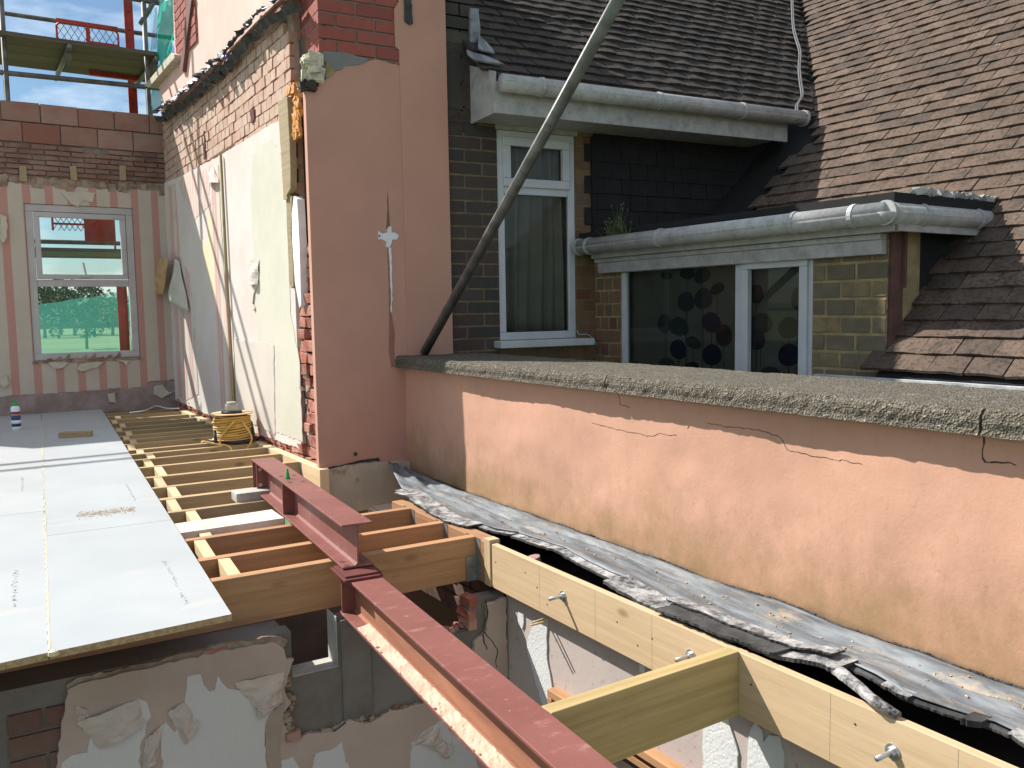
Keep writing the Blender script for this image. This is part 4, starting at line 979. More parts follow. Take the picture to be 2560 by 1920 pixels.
# upper
un=onz(z5(712,897),.02);uf=onz(z5(110,362),.02);uu=(uf-un);uu.z=0;Lu=1.72;uu.normalize()
nR=V((uu.y,-uu.x,0));bw=.122;bh_=.172
basU=V((un.x,un.y,.02))+nR*bw/2
e,n=ibeam(basU,uu,Lu,bh_,bw,.009,.007,'upper_steel_beam','short upper red oxide steel beam with web stiffeners, lying over the pale joists',M_ox,M_ox,M_ox)
def stiff(t): 
    m=MB();m.box(basU+uu*t-n*(bw/2-.002)+V((0,0,.0095)),uu*.010,n*(bw-.004),V((0,0,bh_-.019)));obj('web_stiffener',m,M_ox,e)
def tpos(px): # where along beam (left edge of top flange)
    p=onz(px,.02+bh_-.02);return (p-un).dot(uu)
t1=(onz(z5(135,365),.025)-un).dot(uu)
for t in (Lu-.012,Lu-.115,(onz(z5(290,515),.03)-un).dot(uu)): stiff(t)
m=MB()
for p in (z5(285,250),z5(372,243),z5(348,293),z5(433,285)):
    q=onz(p,.02+bh_);m.lathe(q+V((0,0,-.001)),[(.011,0),(.011,.0018)],14)
for p in (z5(707,842),z5(740,868)):
    q=onz(p,.029);m.lathe(q+V((0,0,-.0005)),[(.011,0),(.011,.0016)],14)
for zz in (.05,.135):
    q=basU+uu*(Lu-.09)-n*(.035)+V((0,0,zz));m.lathe(q,[(.001,0),(.001,.001)],6)
obj('bolt_hole',m,M_crack,e)
m=MB()
for zz in (.045,.13):
    q=basU+uu*(Lu-.1151)-n*(.040)+V((0,0,zz));m.tube([q,q-uu*.002],.010,12)
obj('end_bolt_hole',m,simple('painted_light_through',(.50,.36,.28),.8),e)  # solid pale discs, light through the holes is painted by their colour
q=onz(z5(330,268),.02+bh_);m=MB();m.lathe(q,[(.012,0),(.012,.004),(.008,.02),(.004,.048),(.003,.052)],14);tag(obj('nozzle_cap',m,M_green,smooth=True),'small green nozzle cap standing on the upper red beam','cap')
# lower
ln_=onz((1387,1920),.0);lf_=onz((872,1450),.0);lu=(ln_-lf_);lu.z=0;lu.normalize()
nL=V((-lu.y,lu.x,0))                  # to the right seen from camera? lu points to camera
if nL.x<0: nL=-nL
bwl=.120;hl=.172
far=lf_-lu*.15
basL=V((far.x,far.y,-hl))+nL*bwl/2
e2,n2=ibeam(basL,lu,2.9,hl,bwl,.010,.007,'lower_steel_beam','long lower red oxide steel beam with a rusty web and sawdust on its bottom flange, running towards the viewer',M_rust,M_ox,M_ox)
m=MB()
def dl(u,v):
    w_=bwl/2-.012;x=u*2.6+.22;yy=-(.010+v*w_)
    return basL+lu*x+nL*yy+V((0,0,.0105+.008*(1-v)**2*max(0,1)+.0035*noise.noise(V((x*40,v*6,0)))))
m.grid(dl,220,6);obj('sawdust_layer',m,M_dust,e2)
m=MB();m.box(basL+V((0,0,hl+.0005))-nL*.085+lu*(-.01),lu*.19,nL*.15,V((0,0,.009)))
m.box(basL+V((0,0,hl+.0095))-nL*.075+lu*(.0),lu*.16,nL*.14,V((0,0,.008)));obj('splice_plate',m,simple('dark_oxide_plate',(.12,.028,.024),.6),e2,bevel=.001)
m=MB();m.box(basL+lu*.03-nL*(bwl/2-.003)+V((0,0,.0105)),lu*.010,nL*(bwl-.006),V((0,0,hl-.021)));obj('web_stiffener',m,M_ox,e2)
# ================================================================ LEDGER, POST, NEAR JOIST, BOLTS
le=empty('ledger_timber',LED.P(-.8,-.19),'long pale timber ledger fixed below the lead flashing, with protruding bolts','ledger')
m=MB();uE2=-3.6;nx=60
m.box(LED.P(uE2,-.19,-.028),LED.u*(-uE2),V((0,0,.19)),LED.n*.028);obj('ledger_board',m,M_wl,le,bevel=.0025)
M_pl_=simple('pencil_grey',(.30,.25,.17),.9,bump=0)
def bolt(p,long=.063):
    q=LED.px(p,.0);m=MB();m.tube([q-LED.n*.01,q+LED.n*long],.0065,10);o=obj('threaded_rod',m,M_zinc,le,smooth=True)
    m=MB();m.tube([q,q+LED.n*.003],.020,16);m.tube([q+LED.n*.003,q+LED.n*.014],.0125,6);obj('nut_and_washer',m,M_zinc,o)
bolt(z6(575,940));bolt(z6(1460,1352));bolt(z7(1195,1545))
for k,(p,) in enumerate([((z6(410,760)),),((z6(795,900)),),((z6(1188,1060)),),((z7(765,1130)),),((z7(1650,1520)),)]):
    m=MB();u,z=LED.uv(p);m.slab(LED,[(u,-.185),(u+.0007,-.185),(u+.0007,-.004),(u,-.004)],.0,.0004);obj('pencil_line',m,M_pl_,le)
m=MB();random.seed(8)
for p in (z6(108,705),z6(313,778),z6(395,882),z6(880,850),z6(1090,1283),z6(1190,1235),z7(215,1083),z7(935,1357),z5(1768,845),z5(2053,1020),z6(465,998),z6(948,1120)):
    q=LED.px(p,0);m.tube([q,q+LED.n*.0008],.0035,8)
obj('nail_hole',m,M_crack,le,kind='stuff')
m=MB();a=LED.px(z5(1690,700));m.box(LED.P(.008,-.19,-.045),LED.u*.05,V((0,0,.205)),LED.n*.05);tag(obj('timber_post',m,M_wl,bevel=.002),'short upright timber packer between the joist hanger and the ledger','timber packer')
m=MB();m.box(LED.P(.062,-.19,-.08),LED.u*.98,V((0,0,.185)),LED.n*.078);tag(obj('rear_ledger',m,M_wo,bevel=.002),'orange timber ledger behind the orange joist ends','ledger')
# near joist
j0=LED.px((1848,1632),.0);j1=j0-V((0,0,0));dj=(onz(z6(570,1655))-onz(z6(1640,1312)));dj.z=0;dj.normalize()
m=MB();jn=V((-dj.y,dj.x,0));
if jn.y<0: jn=-jn
m.box(V((j0.x,j0.y,-.19))-jn*.0,dj*.665,jn*.047,V((0,0,.192)));tag(obj('cross_joist',m,M_wg,bevel=.0025),'greenish treated joist running from the pale ledger to the lower red beam','joist')
# ================================================================ FLAT ROOF STRIP, LEAD, FELT
m=MB();m.box(LED.P(-3.7,-.45,-.47),LED.u*5.25,V((0,0,.31)),LED.n*.38);tag(obj('brick_wall_under_lead',m,M_blacks),'dark broken wall top showing between the ledger and the lead','wall')  # dark brown wall top, its tone also paints the unlit gap
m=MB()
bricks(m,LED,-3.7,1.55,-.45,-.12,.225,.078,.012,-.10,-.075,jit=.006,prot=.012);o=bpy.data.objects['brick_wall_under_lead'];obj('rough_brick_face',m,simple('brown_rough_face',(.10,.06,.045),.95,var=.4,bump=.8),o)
le_px=[zU(240,660),zU(560,800),zU(1050,1060),zU(1380,1150),zU(1780,1250),zU(1870,1260),z6(268,500),z6(600,620),z6(950,800),z6(1250,930),z6(1540,1050),z6(1900,1195),z6(2212,1320),z7(860,935),z7(1080,1040),z7(1260,1150),z7(1640,1250),z7(1900,1310),z7(2101,1400),(2680,1890)]
le3=[PAR.P(-.04,.015,.16)]+[onz(p,.015) for p in le_px]
def lead(u,v):
    x=u*(len(le3)-1);i=min(int(x),len(le3)-2);f_=x-i;a=le3[i]*(1-f_)+le3[i+1]*f_
    t=(a-PAR.p0).dot(PAR.u);b=PAR.P(t,-.062+.0,.006)
    p=a*(1-v)+b*v
    s=(p-PAR.p0).dot(PAR.n)
    zz=.015-.098*v+.022*math.exp(-((v-.80)/.08)**2)+.016*math.exp(-((v-.42-.06*math.sin(t*2))/.07)**2)-.020*math.exp(-((v-.60-.04*math.sin(t*3+1))/.05)**2)
    zz+=.014*noise.noise(V((t*3,v*5,0)))+.006*noise.noise(V((t*9,v*14,5)))+(.008*max(0,v-.9)/.1)
    zz+=.008*math.sin(t*4.5+v*2)*(1-v)
    return V((p.x,p.y,zz))
m=MB();m.grid(lead,240,30,(0,0,-.004));tag(obj('lead_flashing',m,M_lead,smooth=True),'long creased grey lead flashing strip at the foot of the peach parapet','flashing')
m=MB()
for k in range(230):
    u=k/230;a=lead(u,1);b=lead(u+1/230,1);h_=.012+.010*abs(noise.noise(V((k*.3,1,0))));m.box(a+PAR.n*.004+V((0,0,-.006)),b-a,V((0,0,h_*.7)),PAR.n*-.008,.002)
tag(obj('bitumen_bead',m,M_felt),'ragged black bitumen bead where the lead meets the parapet','sealant')
def feltstrip(a,b,w0,w1,dz,mt,lab,seed,nx=60,off=0.,th=.006,fall=.03):
    a=(a*19+1)/20;b=(b*19+1)/20;m=MB()
    def f(u,v):
        uu_=a+(b-a)*u;p=lead(uu_,0.0);e=.008*noise.noise(V((uu_*60,seed,0)))+.007*noise.noise(V((uu_*230,seed,3)))
        w_=w0+(w1-w0)*u
        q=p+PAR.n*((w_)*(1-v)+e*(1-v)-off)+V((0,0,-dz-fall*(1-v)+.0015*noise.noise(V((uu_*25,v*2,seed)))))
        return q
    m.grid(f,nx,5,(0,0,-th));m.mi=[0 if i<nx*5 else 1 for i in range(len(m.f))];return tag(obj('felt_layer',m,[mt,M_felt],smooth=False),lab,'roofing felt','torn layers of roofing felt under the lead')
feltstrip(.0,.24,.06,.04,.006,M_feltw,'grey torn felt layer under the lead nearest the pier',1,120,.02,.010,.004)
feltstrip(.02,.155,.11,.10,.0,M_feltw,'mineral faced felt scrap drooping over the orange joist ends',2,90,.02,.008,.0)
feltstrip(.315,.49,.06,.055,.006,M_feltw,'grey felt layer edge under the lead behind the first bolt',3,120,.02,.010,.004)
feltstrip(.43,.70,.115,.105,-.004,M_feltw,'long pale mineral felt layer above the second bolt',4,160,.02,.012,.0)
feltstrip(.49,.68,.055,.06,-.018,M_feltw,'narrow upper felt layer overlapping the long pale one',5,120,.02,.006,-.004)
feltstrip(.76,.80,.05,.04,.002,M_feltw,'small pale felt scrap right of the curling tongue',6,40,.02,.008,.0)
feltstrip(.86,.885,.06,.05,.0,M_felt,'small black felt tab near the right end of the lead',7,30,.02,.016,.0)
feltstrip(.93,1,.05,.06,.0,M_feltw,'felt layer at the far right end of the lead',8,40,.02,.010,.0)
feltstrip(.0,1,.016,.016,.008,M_felt,'continuous black felt edge right under the lead',9,300,.0,.006,.004)
feltstrip(.50,.63,.140,.125,-.010,M_felt,'black felt underlay poking past the ledger edge above the cross joist',11,90,.02,.008,-.006)
# curling tongue
m=MB();P_=[z7(760,930),z7(850,1000),z7(950,1080),z7(1050,1165),z7(1150,1230),z7(1235,1285)]
ps=[onz(p,.02+.02*math.sin(i*.7)) for i,p in enumerate(P_)];pc=curve(ps,6)
def tg(u,v):
    x=u*(len(pc)-1);i=min(int(x),len(pc)-2);p=pc[i]*(1-(x-i))+pc[i+1]*(x-i);return p+PAR.n*(-.045*(v-.5)*(1-.5*u))+V((0,0,.004*math.sin(v*3.1)+.003*noise.noise(V((u*20,v*3,0)))))
m.grid(tg,40,5,(0,0,-.010));tag(obj('curled_felt_tongue',m,M_feltw),'curled tongue of torn felt hanging off beyond the cross joist','roofing felt','torn layers of roofing felt under the lead')
m=MB();random.seed(9)
for k in range(260):
    u=random.random();v=random.choice([.55,.62,.3])+random.gauss(0,.05);p=lead(u,min(.9,max(.1,v)));s=random.uniform(.002,.007)
    m.box(p+V((0,0,.0)),V((s,0,0)),V((0,s*1.4,0)),V((0,0,s*.7)),s*.3)
obj('grit_on_lead',m,simple('sandy_grit',(.42,.30,.19),.95,var=.5,scale=80,bump=0),None,'sandy grit scattered along the lead flashing','grit',kind='stuff')
m=MB();q=onz(z6(385,665),-.03);m.tube([q+V((0,0,-.05)),q+V((-.01,0,.0))],.028,14);tag(obj('cut_pipe_end',m,simple('dull_pink_pipe',(.32,.19,.17),.7),bevel=.003),'round pink pipe end poking up behind the ledger','pipe')
# ================================================================ WALLS IN THE OPEN ROOM BELOW
cw_=empty('cross_wall',WW.P(-1.5,-2.7),'broken cross wall under the chipboard edge, grey blocks above torn lilac and white wallpaper','wall')
def wu(p,o=0.): return WW.uv(p,o)
hx0,hx1,hz0=-.93,-.752,-.372
h2x0,h2x1,h2z=-.50,-.172,-.352
zt=-.193
m=MB()
T_=.24
def wb(a,b,c,d,of=-.012,ob=None): m.box(WW.P(a,c,-T_),WW.u*(b-a),V((0,0,d-c)),WW.n*(T_+of))
wb(-3.6,hx0-.02,-2.7,zt);T_=.09;wb(hx0-.02,hx0,-2.7,zt);wb(hx0,hx1,-2.7,hz0);wb(hx1,h2x0,-2.7,zt);wb(h2x0,h2x1,-2.7,h2z);wb(h2x1,-.0,-2.7,-.225)
obj('blockwork',m,M_conc,cw_)
m=MB()
m.box(WW.P(hx0-.0,hz0,-T_-.02),WW.u*(hx1-hx0+.0),V((0,0,.004)),WW.n*(T_+.012));m.box(WW.P(hx1-.004,hz0,-T_-.02),WW.u*.004,V((0,0,.2)),WW.n*(T_+.012))
obj('hatch_reveal',m,M_conl,cw_)  # pale lining on sill and jamb puts the sunlit edge into the colour
m=MB();m.box(WW.P(hx0-.3,-.8,-1.1),WW.u*1.0,V((0,0,.6)),WW.n*.02);obj('dark_board_behind_hatch',m,M_conc,cw_)
m=MB();m.box(WW.P(-1.4,-2.7,-1.45),WW.u*2.6,V((0,0,2.495)),WW.n*.02);tag(obj('inner_partition',m,mk_plaster('warm_beige_wall',(.64,.47,.38),(.57,.41,.32))),'plain beige partition seen through the notch in the cross wall','wall')
# plaster
pl_=[z9(465,1110),z9(540,1070),z9(1000,968),z9(1500,850),z9(1880,785),z9(1960,830),z9(1975,900),z9(2030,900),z9(2000,980),z9(1960,1100),z9(2010,1200),z9(1950,1280),z9(1960,1350),z9(2030,1440),z8(110,1100),z8(200,1050),z8(370,1040),z8(480,960),z8(620,980),z8(760,895),z8(850,890),z8(980,850),z8(1150,800)]
uvp=[wu(p) for p in pl_];uvp+=[(-.30,-.66),(-.20,-.62),(-.16,-.40),(-.10,-.36),(-.10,-.25),(-.02,-.235),(-.0,-.235),(-.0,-2.7),(uvp[0][0]-.12,-2.7),(uvp[0][0]-.10,-.75)]
m=MB();m.slab(WW,jag(uvp,.022,.005),-.012,.012);obj('pink_skim_plaster',m,M_pink2,cw_,bevel=.003)
m=MB();m.slab(WW,jag([(a,b+.012) for a,b in U(WW,[z9(460,1110),z9(540,1060),z9(1000,960),z9(1500,840),z9(1900,770),z9(1990,800),z9(1960,850)])]+[(-1.0,-.26),(-1.68,-.27)],.02,.006),-.02,.0);obj('plaster_core_edge',m,M_rubble,cw_)
random.seed(31)
m=MB()
edge_=[z9(1985,1000),z9(1975,1100),z9(2020,1200),z9(1970,1300),z9(1990,1380),z9(2060,1440),z8(150,1085),z8(300,1045),z8(420,1010),z8(520,965),z8(650,960),z8(780,885),z8(900,880),z8(1000,840)]
for a,b in zip(edge_,edge_[1:]):
    for k in range(6):
        t=random.random();p=(a[0]+(b[0]-a[0])*t+random.uniform(-5,5),a[1]+(b[1]-a[1])*t+random.uniform(-5,5));q=WW.px(p,-.004)
        m.cbox(q,WW.u*random.uniform(.01,.035),V((0,0,random.uniform(.008,.02))),WW.n*.02,.005)
obj('crumbling_render_edge',m,M_rubble,cw_,bevel=.002)
def wp_(pts,mt,name,o1,o0=.01,step=.02,amp=.006,lab=None):
    m=MB();m.slab(WW,jag(U(WW,pts),step,amp),o0,o1);return obj(name,m,mt,cw_,label=lab)
wp_([z9(1290,1020),z9(1330,1005),z9(1380,1000),z9(1400,1070),z9(1440,1120),z9(1480,1110),z9(1500,1010),z9(1530,1060),z9(1570,1100),z9(1650,1110),z9(1760,1230),z9(1850,1250),z9(1880,1210),z9(1870,1300),z9(1820,1400),z9(1830,1600),z9(1870,1760),z9(1130,1760),z9(1100,1380),z9(1140,1330),z9(1200,1400),z9(1280,1300),z9(1270,1180)],M_anagv,'white_ribbed_wallpaper',.015)
wp_([z9(425,1610),z9(490,1560),z9(600,1540),z9(620,1440),z9(760,1420),z9(930,1320),z9(1010,1340),z9(1000,1420),z9(960,1500),z9(975,1760),z9(420,1760)],M_anagv,'white_ribbed_wallpaper',.015,lab='lower left piece of white ribbed wallpaper')
wp_([z9(950,1170),z9(1010,1190),z9(1040,1290),z9(1000,1350),z9(970,1310)],M_anagv,'white_ribbed_wallpaper',.014,lab='small tongue of white wallpaper')
wp_([z8(240,1190),z8(330,1170),z8(420,1110),z8(440,1200),z8(470,1290),z8(480,1400),z8(200,1400)],M_anagv,'white_ribbed_wallpaper',.015,lab='white wallpaper piece under the grey blocks')
wp_([z8(0,1240),z8(80,1210),z8(130,1290),z8(130,1400),z8(0,1400)],M_anagv,'white_ribbed_wallpaper',.015,lab='narrow white wallpaper piece below the brick stub')
wp_([z8(895,1120),z8(1100,960),z8(1230,1090),z8(1330,1200),z8(1420,1400),z8(890,1400)],M_anagv,'smooth_white_wallpaper',.015,lab='smooth white sheet beside the rusty beam')
wp_([z9(1830,1330),z9(1880,1250),z9(1960,1200),z9(1950,1280),z9(1930,1480),z9(1930,1700),z9(1880,1700),z9(1830,1560)],simple('tan_scuffed_plaster',(.36,.28,.23),.9,bump=.4),'scuffed_plaster',.016)
# peeled flaps
def flap(A,B,C,D,o,bul,lab):
    m=MB();f0=flapfn(WW,A,B,C,D,o*.5,bul*.42)
    m.grid(lambda u,v:f0(u+.05*noise.noise(V((v*7,o*99,0))),v+.05*noise.noise(V((u*7,o*99,3))))+WW.n*.006*noise.noise(V((u*6,v*6,o*50))),14,14,WW.n*.004)
    o_=obj('peeling_flap',m,M_flap,cw_,label=lab,smooth=False)
flap(z9(525,1330),z9(945,1170),z9(1000,1330),z9(690,1510),.02,.06,'large crinkled peeling flap at the left')
flap(z9(520,1210),z9(640,1270),z9(600,1310),z9(530,1330),.016,.02,'small curl above the large flap')
flap(z9(1150,1260),z9(1270,1185),z9(1365,1330),z9(1270,1480),.02,.05,'middle folded flap')
flap(z9(1610,1060),z9(1960,985),z9(1940,1175),z9(1770,1250),.018,.05,'right folded flap by the broken edge')
flap(z9(1000,1450),z9(1130,1330),z9(1080,1600),z9(980,1640),.018,.05,'twisted lower flap')
flap(z9(1760,1220),z9(1940,1175),z9(1850,1250),z9(1770,1300),.05,.02,'turned up tip of the right flap')
flap(z8(1000,1130),z8(1090,1090),z8(1170,1130),z8(1140,1230),.03,.03,'crumpled tape piece near the rusty beam')
flap(z8(895,1125),z8(1090,965),z8(1100,1090),z8(1010,1140),.02,.035,'folded corner of the smooth white sheet')
# brick patches
m=MB();bricks(m,WW,wu(z9(100,1300))[0]-.02,wu(z9(450,1300))[0],-1.2,wu(z9(250,1170))[1],.225,.078,.012,-.06,-.002);obj('brick_patch',m,mk_brick('shaded_red_brick',[(.15,.065,.05),(.18,.085,.065),(.13,.07,.055)],((.16,.13,.11),6,.6)),cw_)
m=MB();bricks(m,WW,wu(z9(1400,740))[0],wu(z9(1550,740))[0],-.27,-.19,.225,.04,.008,-.05,.006,jit=.004);m.cbox(WW.px(z8(80,1060),0),WW.u*.05,V((0,0,.035)),WW.n*.05,.008);obj('brick_patch',m,M_broken,cw_,label='chipped red brick bits')
m=MB()
for r in range(3):
    m.box(WW.P(h2x1+random.uniform(-.02,.0),h2z+.005+r*.046,-.1),WW.u*.035,V((0,0,.04)),WW.n*.095,.008)
for k in range(26):
    q=WW.P(h2x0+random.random()*(h2x1-h2x0),h2z+.004,-.01-random.random()*.1);m.cbox(q,WW.u*.025,V((0,0,.012)),WW.n*.02,.006)
obj('broken_brick_jamb',m,M_broken,cw_,bevel=.002)
crack(WW,[z5(1700,1100),z5(1715,1200),z5(1680,1300),z5(1690,1400),z5(1720,1480)],.004,'plaster_crack',cw_,.014)
crack(WW,[z5(1690,1330),z5(1740,1390),z5(1780,1450),z5(1770,1540),z5(1790,1600)],.003,'plaster_crack',cw_,.014)
crack(WW,[z8(370,1050),z8(480,965)],.003,'plaster_crack',cw_,.014)
m=MB();m.box(WW.P(-2.2,-.62,-.0),WW.u*(wu(z9(90,1300))[0]+2.2),V((0,0,.1)),WW.n*.02);m.box(WW.P(wu(z9(70,1500))[0]-.02,-2.0,-.0),WW.u*.03,V((0,0,1.4)),WW.n*.025);obj('grey_conduit_box',m,M_conc,cw_)
# bearing pier under the lower beam
m=MB();a=wu(z5(660,1190));m.box(WW.P(a[0]+.02,-.60,-.10),WW.u*.12,V((0,0,.60-.19)),WW.n*.098);tag(obj('padstone_pier',m,M_conc,bevel=.004),'grey block pier carrying the end of the lower red beam','pier')
# right room wall
rw=empty('room_side_wall',RW.P(-1.5,-2.7),'mauve plaster room wall under the pale ledger with ragged strips of white embossed wallpaper','wall')
m=MB();m.box(RW.P(-3.7,-2.7,-.3),RW.u*3.68,V((0,0,2.51)),RW.n*.294);obj('plaster_face',m,M_pllil,rw)
def rp_(pts,name,mt,o1,o0=-.004,step=.02,amp=.004,lab=None):
    m=MB();m.slab(RW,jag(U(RW,pts),step,amp),o0,o1);return obj(name,m,mt,rw,label=lab)
rp_([z6(262,1050),z6(300,1060),z6(302,1110),z6(290,1170),z6(262,1110)],'embossed_wallpaper',M_anag,.001,lab='small white scrap near the corner')
rp_([z6(370,1110),z6(468,1100),z6(462,1200),z6(460,1330),z6(470,1420),z6(500,1600),z6(540,1800),z6(470,1800),z6(380,1520),z6(330,1330),z6(325,1240),z6(345,1190)],'embossed_wallpaper',M_anag,.001,lab='tall pointed white strip')
rp_([z7(0,1290),z7(50,1300),z7(85,1420),z7(125,1560),z7(125,1800),z7(-120,1800),z7(-120,1400),z7(-60,1330)],'embossed_wallpaper',M_anag,.001,lab='wide white piece right of the cross joist')
rp_([z7(210,1400),z7(240,1340),z7(290,1400),z7(300,1480),z7(340,1430),z7(410,1440),z7(440,1560),z7(440,1800),z7(170,1800),z7(190,1560)],'embossed_wallpaper',M_anag,.001,lab='ragged white piece at the bottom edge')
rp_([z6(130,1020),z6(165,1010),z6(180,1300),z6(190,1500),z6(130,1480)],'smooth_paper',simple('smooth_grey_paper',(.50,.48,.45),.8),.0015)
rp_([z6(1100,1410),z6(1140,1420),z6(1135,1470),z6(1105,1470)],'embossed_wallpaper',M_anag,.001,lab='tiny scrap above the joist')
# orange door frame and rods
fx=[RW.uv(p) for p in (z8(1905,745),z8(1905,830))]
dfm=empty('door_frame',RW.P(-1,-1.2),'orange stained timber frame set into the mauve wall beneath the cross joist','door frame')
u0d=RW.uv(z6(520,1580))[0];zd=RW.uv(z6(520,1565))[1]
m=MB();m.box(RW.P(u0d-.9,zd-.03,-.01),RW.u*.9,V((0,0,.03)),RW.n*.05);m.box(RW.P(u0d-.03,-2.6,-.01),RW.u*.03,V((0,0,2.6+zd-.03)),RW.n*.05);obj('outer_frame',m,M_wo,dfm,bevel=.003)
m=MB();m.box(RW.P(u0d-.87,-2.6,-.02),RW.u*.84,V((0,0,2.6+zd-.04)),RW.n*.03);obj('dark_opening',m,M_blacks,dfm)
m=MB();m.box(RW.P(u0d-.85,zd-.075,.0),RW.u*.80,V((0,0,.02)),RW.n*.03);obj('inner_frame',m,M_wo,dfm)
for k in range(2):
    q=RW.px(z6(470-5*k,1095+14*k),-.0);e1_=onz(z6(335,1135),q.z);d_=(atd(z6(335,1142),(q-C0).dot(fw)-.09)-q).normalized()
    m=MB();m.box(q+V((0,.006*k,-.010*k)),d_*.10,V((0,.006,0)),V((0,0,.006)));tag(obj('timber_lath',m,M_wp),['upper thin lath poking out under the ledger','lower thin lath poking out under the ledger'][k],'lath','laths under the ledger')
# ================================================================ NEIGHBOUR HOUSE
NH=PIER.off(-.02);nE=NH.uv((1121,600))[0]
hs_=empty('neighbour_house',V((3.4,5.4,-.3)),'brown brick neighbouring house with a tiled roof, white gutters and plastic windows','house')
# window positions
def nu(p,o=0): return NH.uv(p,o)
w1=[nu(p) for p in ((1243,325),(1438,338),(1440,846),(1250,850))]
wx0=(w1[0][0]+w1[3][0])/2;wx1=(w1[1][0]+w1[2][0])/2;wz1_=(w1[0][1]+w1[1][1])/2;wz0_=(w1[2][1]+w1[3][1])/2
cnu=nu((1487,760))[0]
soff=nu((1300,330))[1]+.06
m=MB()
m.box(NH.P(nE,-.5,-.3),NH.u*(wx0-nE),V((0,0,soff+.5)),NH.n*.296);m.box(NH.P(wx1,-.5,-.3),NH.u*(3.2),V((0,0,soff+.5)),NH.n*.296)
m.box(NH.P(wx0,-.5,-.3),NH.u*(wx1-wx0),V((0,0,wz0_+.5)),NH.n*.296);m.box(NH.P(wx0,wz1_,-.3),NH.u*(wx1-wx0),V((0,0,soff-wz1_)),NH.n*.296)
obj('wall_core',m,M_mortb,hs_)
bm=(nu(zW(330,500))[1]-nu(zW(330,1560))[1])/6
bz=nu(zW(330,1560))[1]-bm*12
blN=(nu(zW(565,760))[0]-nu(zW(325,760))[0])*2
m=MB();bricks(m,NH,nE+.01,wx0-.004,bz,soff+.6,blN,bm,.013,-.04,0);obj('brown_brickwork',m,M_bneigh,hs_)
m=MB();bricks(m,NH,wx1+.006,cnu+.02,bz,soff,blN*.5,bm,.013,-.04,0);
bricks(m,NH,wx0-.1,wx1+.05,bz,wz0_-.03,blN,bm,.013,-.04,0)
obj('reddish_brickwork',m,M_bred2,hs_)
# corner strip of orange brick edge beside window
# window 1
def upvc(pl,x0,x1,z0,z1,parent,lab,trans=None,mull=None,dep=.05,curt=None,name='window'):
    m=MB();frame(m,pl,x0,x1,z0,z1,.055,-dep,-.008+.0);
    if trans: m.box(pl.P(x0+.055,trans-.03,-dep),pl.u*(x1-x0-.11),V((0,0,.06)),pl.n*(dep-.010))
    if mull: m.box(pl.P(mull-.03,z0+.055,-dep),pl.u*.06,V((0,0,z1-z0-.11)),pl.n*(dep-.010))
    return obj(name,m,M_upvcw,parent,label=lab,bevel=.005)
tz=nu(zW(1300,1090))[1]
wA=upvc(NH,wx0,wx1,wz0_,wz1_,hs_,'tall narrow window with a top light and grey net curtain',trans=tz)
m=MB();frame(m,NH,wx0+.045,wx1-.045,tz+.02,wz1_-.045,.06,-.03,.008);obj('top_light_sash',m,M_upvcw,wA,bevel=.005)
m=MB();m.box(NH.P(wx0+.03,wz0_+.03,-.034),NH.u*(wx1-wx0-.06),V((0,0,wz1_-wz0_-.06)),NH.n*.006);obj('pane',m,M_glassd,wA)
m=MB()
def ct(u,v):
    x=wx0+(wx1-wx0)*u;z=wz0_+(wz1_-wz0_)*v;return NH.P(x,z,-.10+.020*math.sin(u*46+2*math.sin(v*2+u*5))+.012*math.sin(u*23+v*1.2))
m.grid(ct,90,8,-NH.n*.002);obj('net_curtain',m,M_curt,wA,smooth=True)
si=[nu(zQ(*p),.08) for p in ((1475,985),(2145,965))]
m=MB();m.box(NH.P(wx0-.05,wz0_-.052,-.03),NH.u*(wx1-wx0+.14),V((0,0,.05)),NH.n*.14);obj('sill',m,M_upvcw,wA,bevel=.006)
m=MB();m.box(NH.P(wx0-.01,wz1_,-.04),NH.u*(wx1-wx0+.03),V((0,0,.10)),NH.n*.045);obj('head_trim',m,M_upvc,wA)
# eaves 1
x0=NH.px((1183,305));ovh=.36
xe=nu((1183,305))[0]
G=NH.off(ovh)
zf0=G.uv((1250,283))[1];zf1=zf0+.26
endu=G.uv((1945,345))[0];gend=G.uv((1992,312))[0]
m=MB();m.box(G.P(xe,zf0,-.02),G.u*(endu-xe+.1),V((0,0,.20)),G.n*.02);obj('fascia_board',m,M_upvc,hs_,label='fascia board of the upper eaves',bevel=.003)
m=MB();m.box(G.P(xe+.01,zf0+.012,-ovh),G.u*(endu-xe),V((0,0,.012)),G.n*(ovh-.022));obj('soffit_board',m,M_upvc,hs_)
pl2=[nu((1183,312)),nu((1183,165))]
ztopb=pl2[1][1];zbot=pl2[0][1]
A_=[G.P(xe,zf0,.0),G.P(xe,zf0+.26,0),NH.P(xe,ztopb,0),NH.P(xe,zf0-.0,0)]
m=MB();m.poly(A_,(-.018,0,0));obj('box_end_panel',m,M_upvc,hs_)
Rg=.056
def gutter(P0,P1,name,lab,caps=(1,1),brk=()):
    m=MB();m.tube([P0,P1],Rg,18);o=obj(name,m,M_gut,hs_,label=lab,smooth=True)
    d=(P1-P0).normalized()
    for t in brk:
        mm=MB();q=P0+(P1-P0)*t;mm.tube([q-d*.012,q+d*.012],Rg+.006,18);obj('gutter_bracket',mm,M_gut,o,smooth=False)
    return o
g0=G.P(xe+.0,zf0+.175,.07);g1=G.P(gend-.0,zf0+.175,.07)
gutter(g0,g1,'gutter','upper gutter under the dark roof slope',brk=(.11,.47,.76,.999))
m=MB();m.lathe(g0+V((0,0,0)),[(.001,0),(.001,.001)],4);
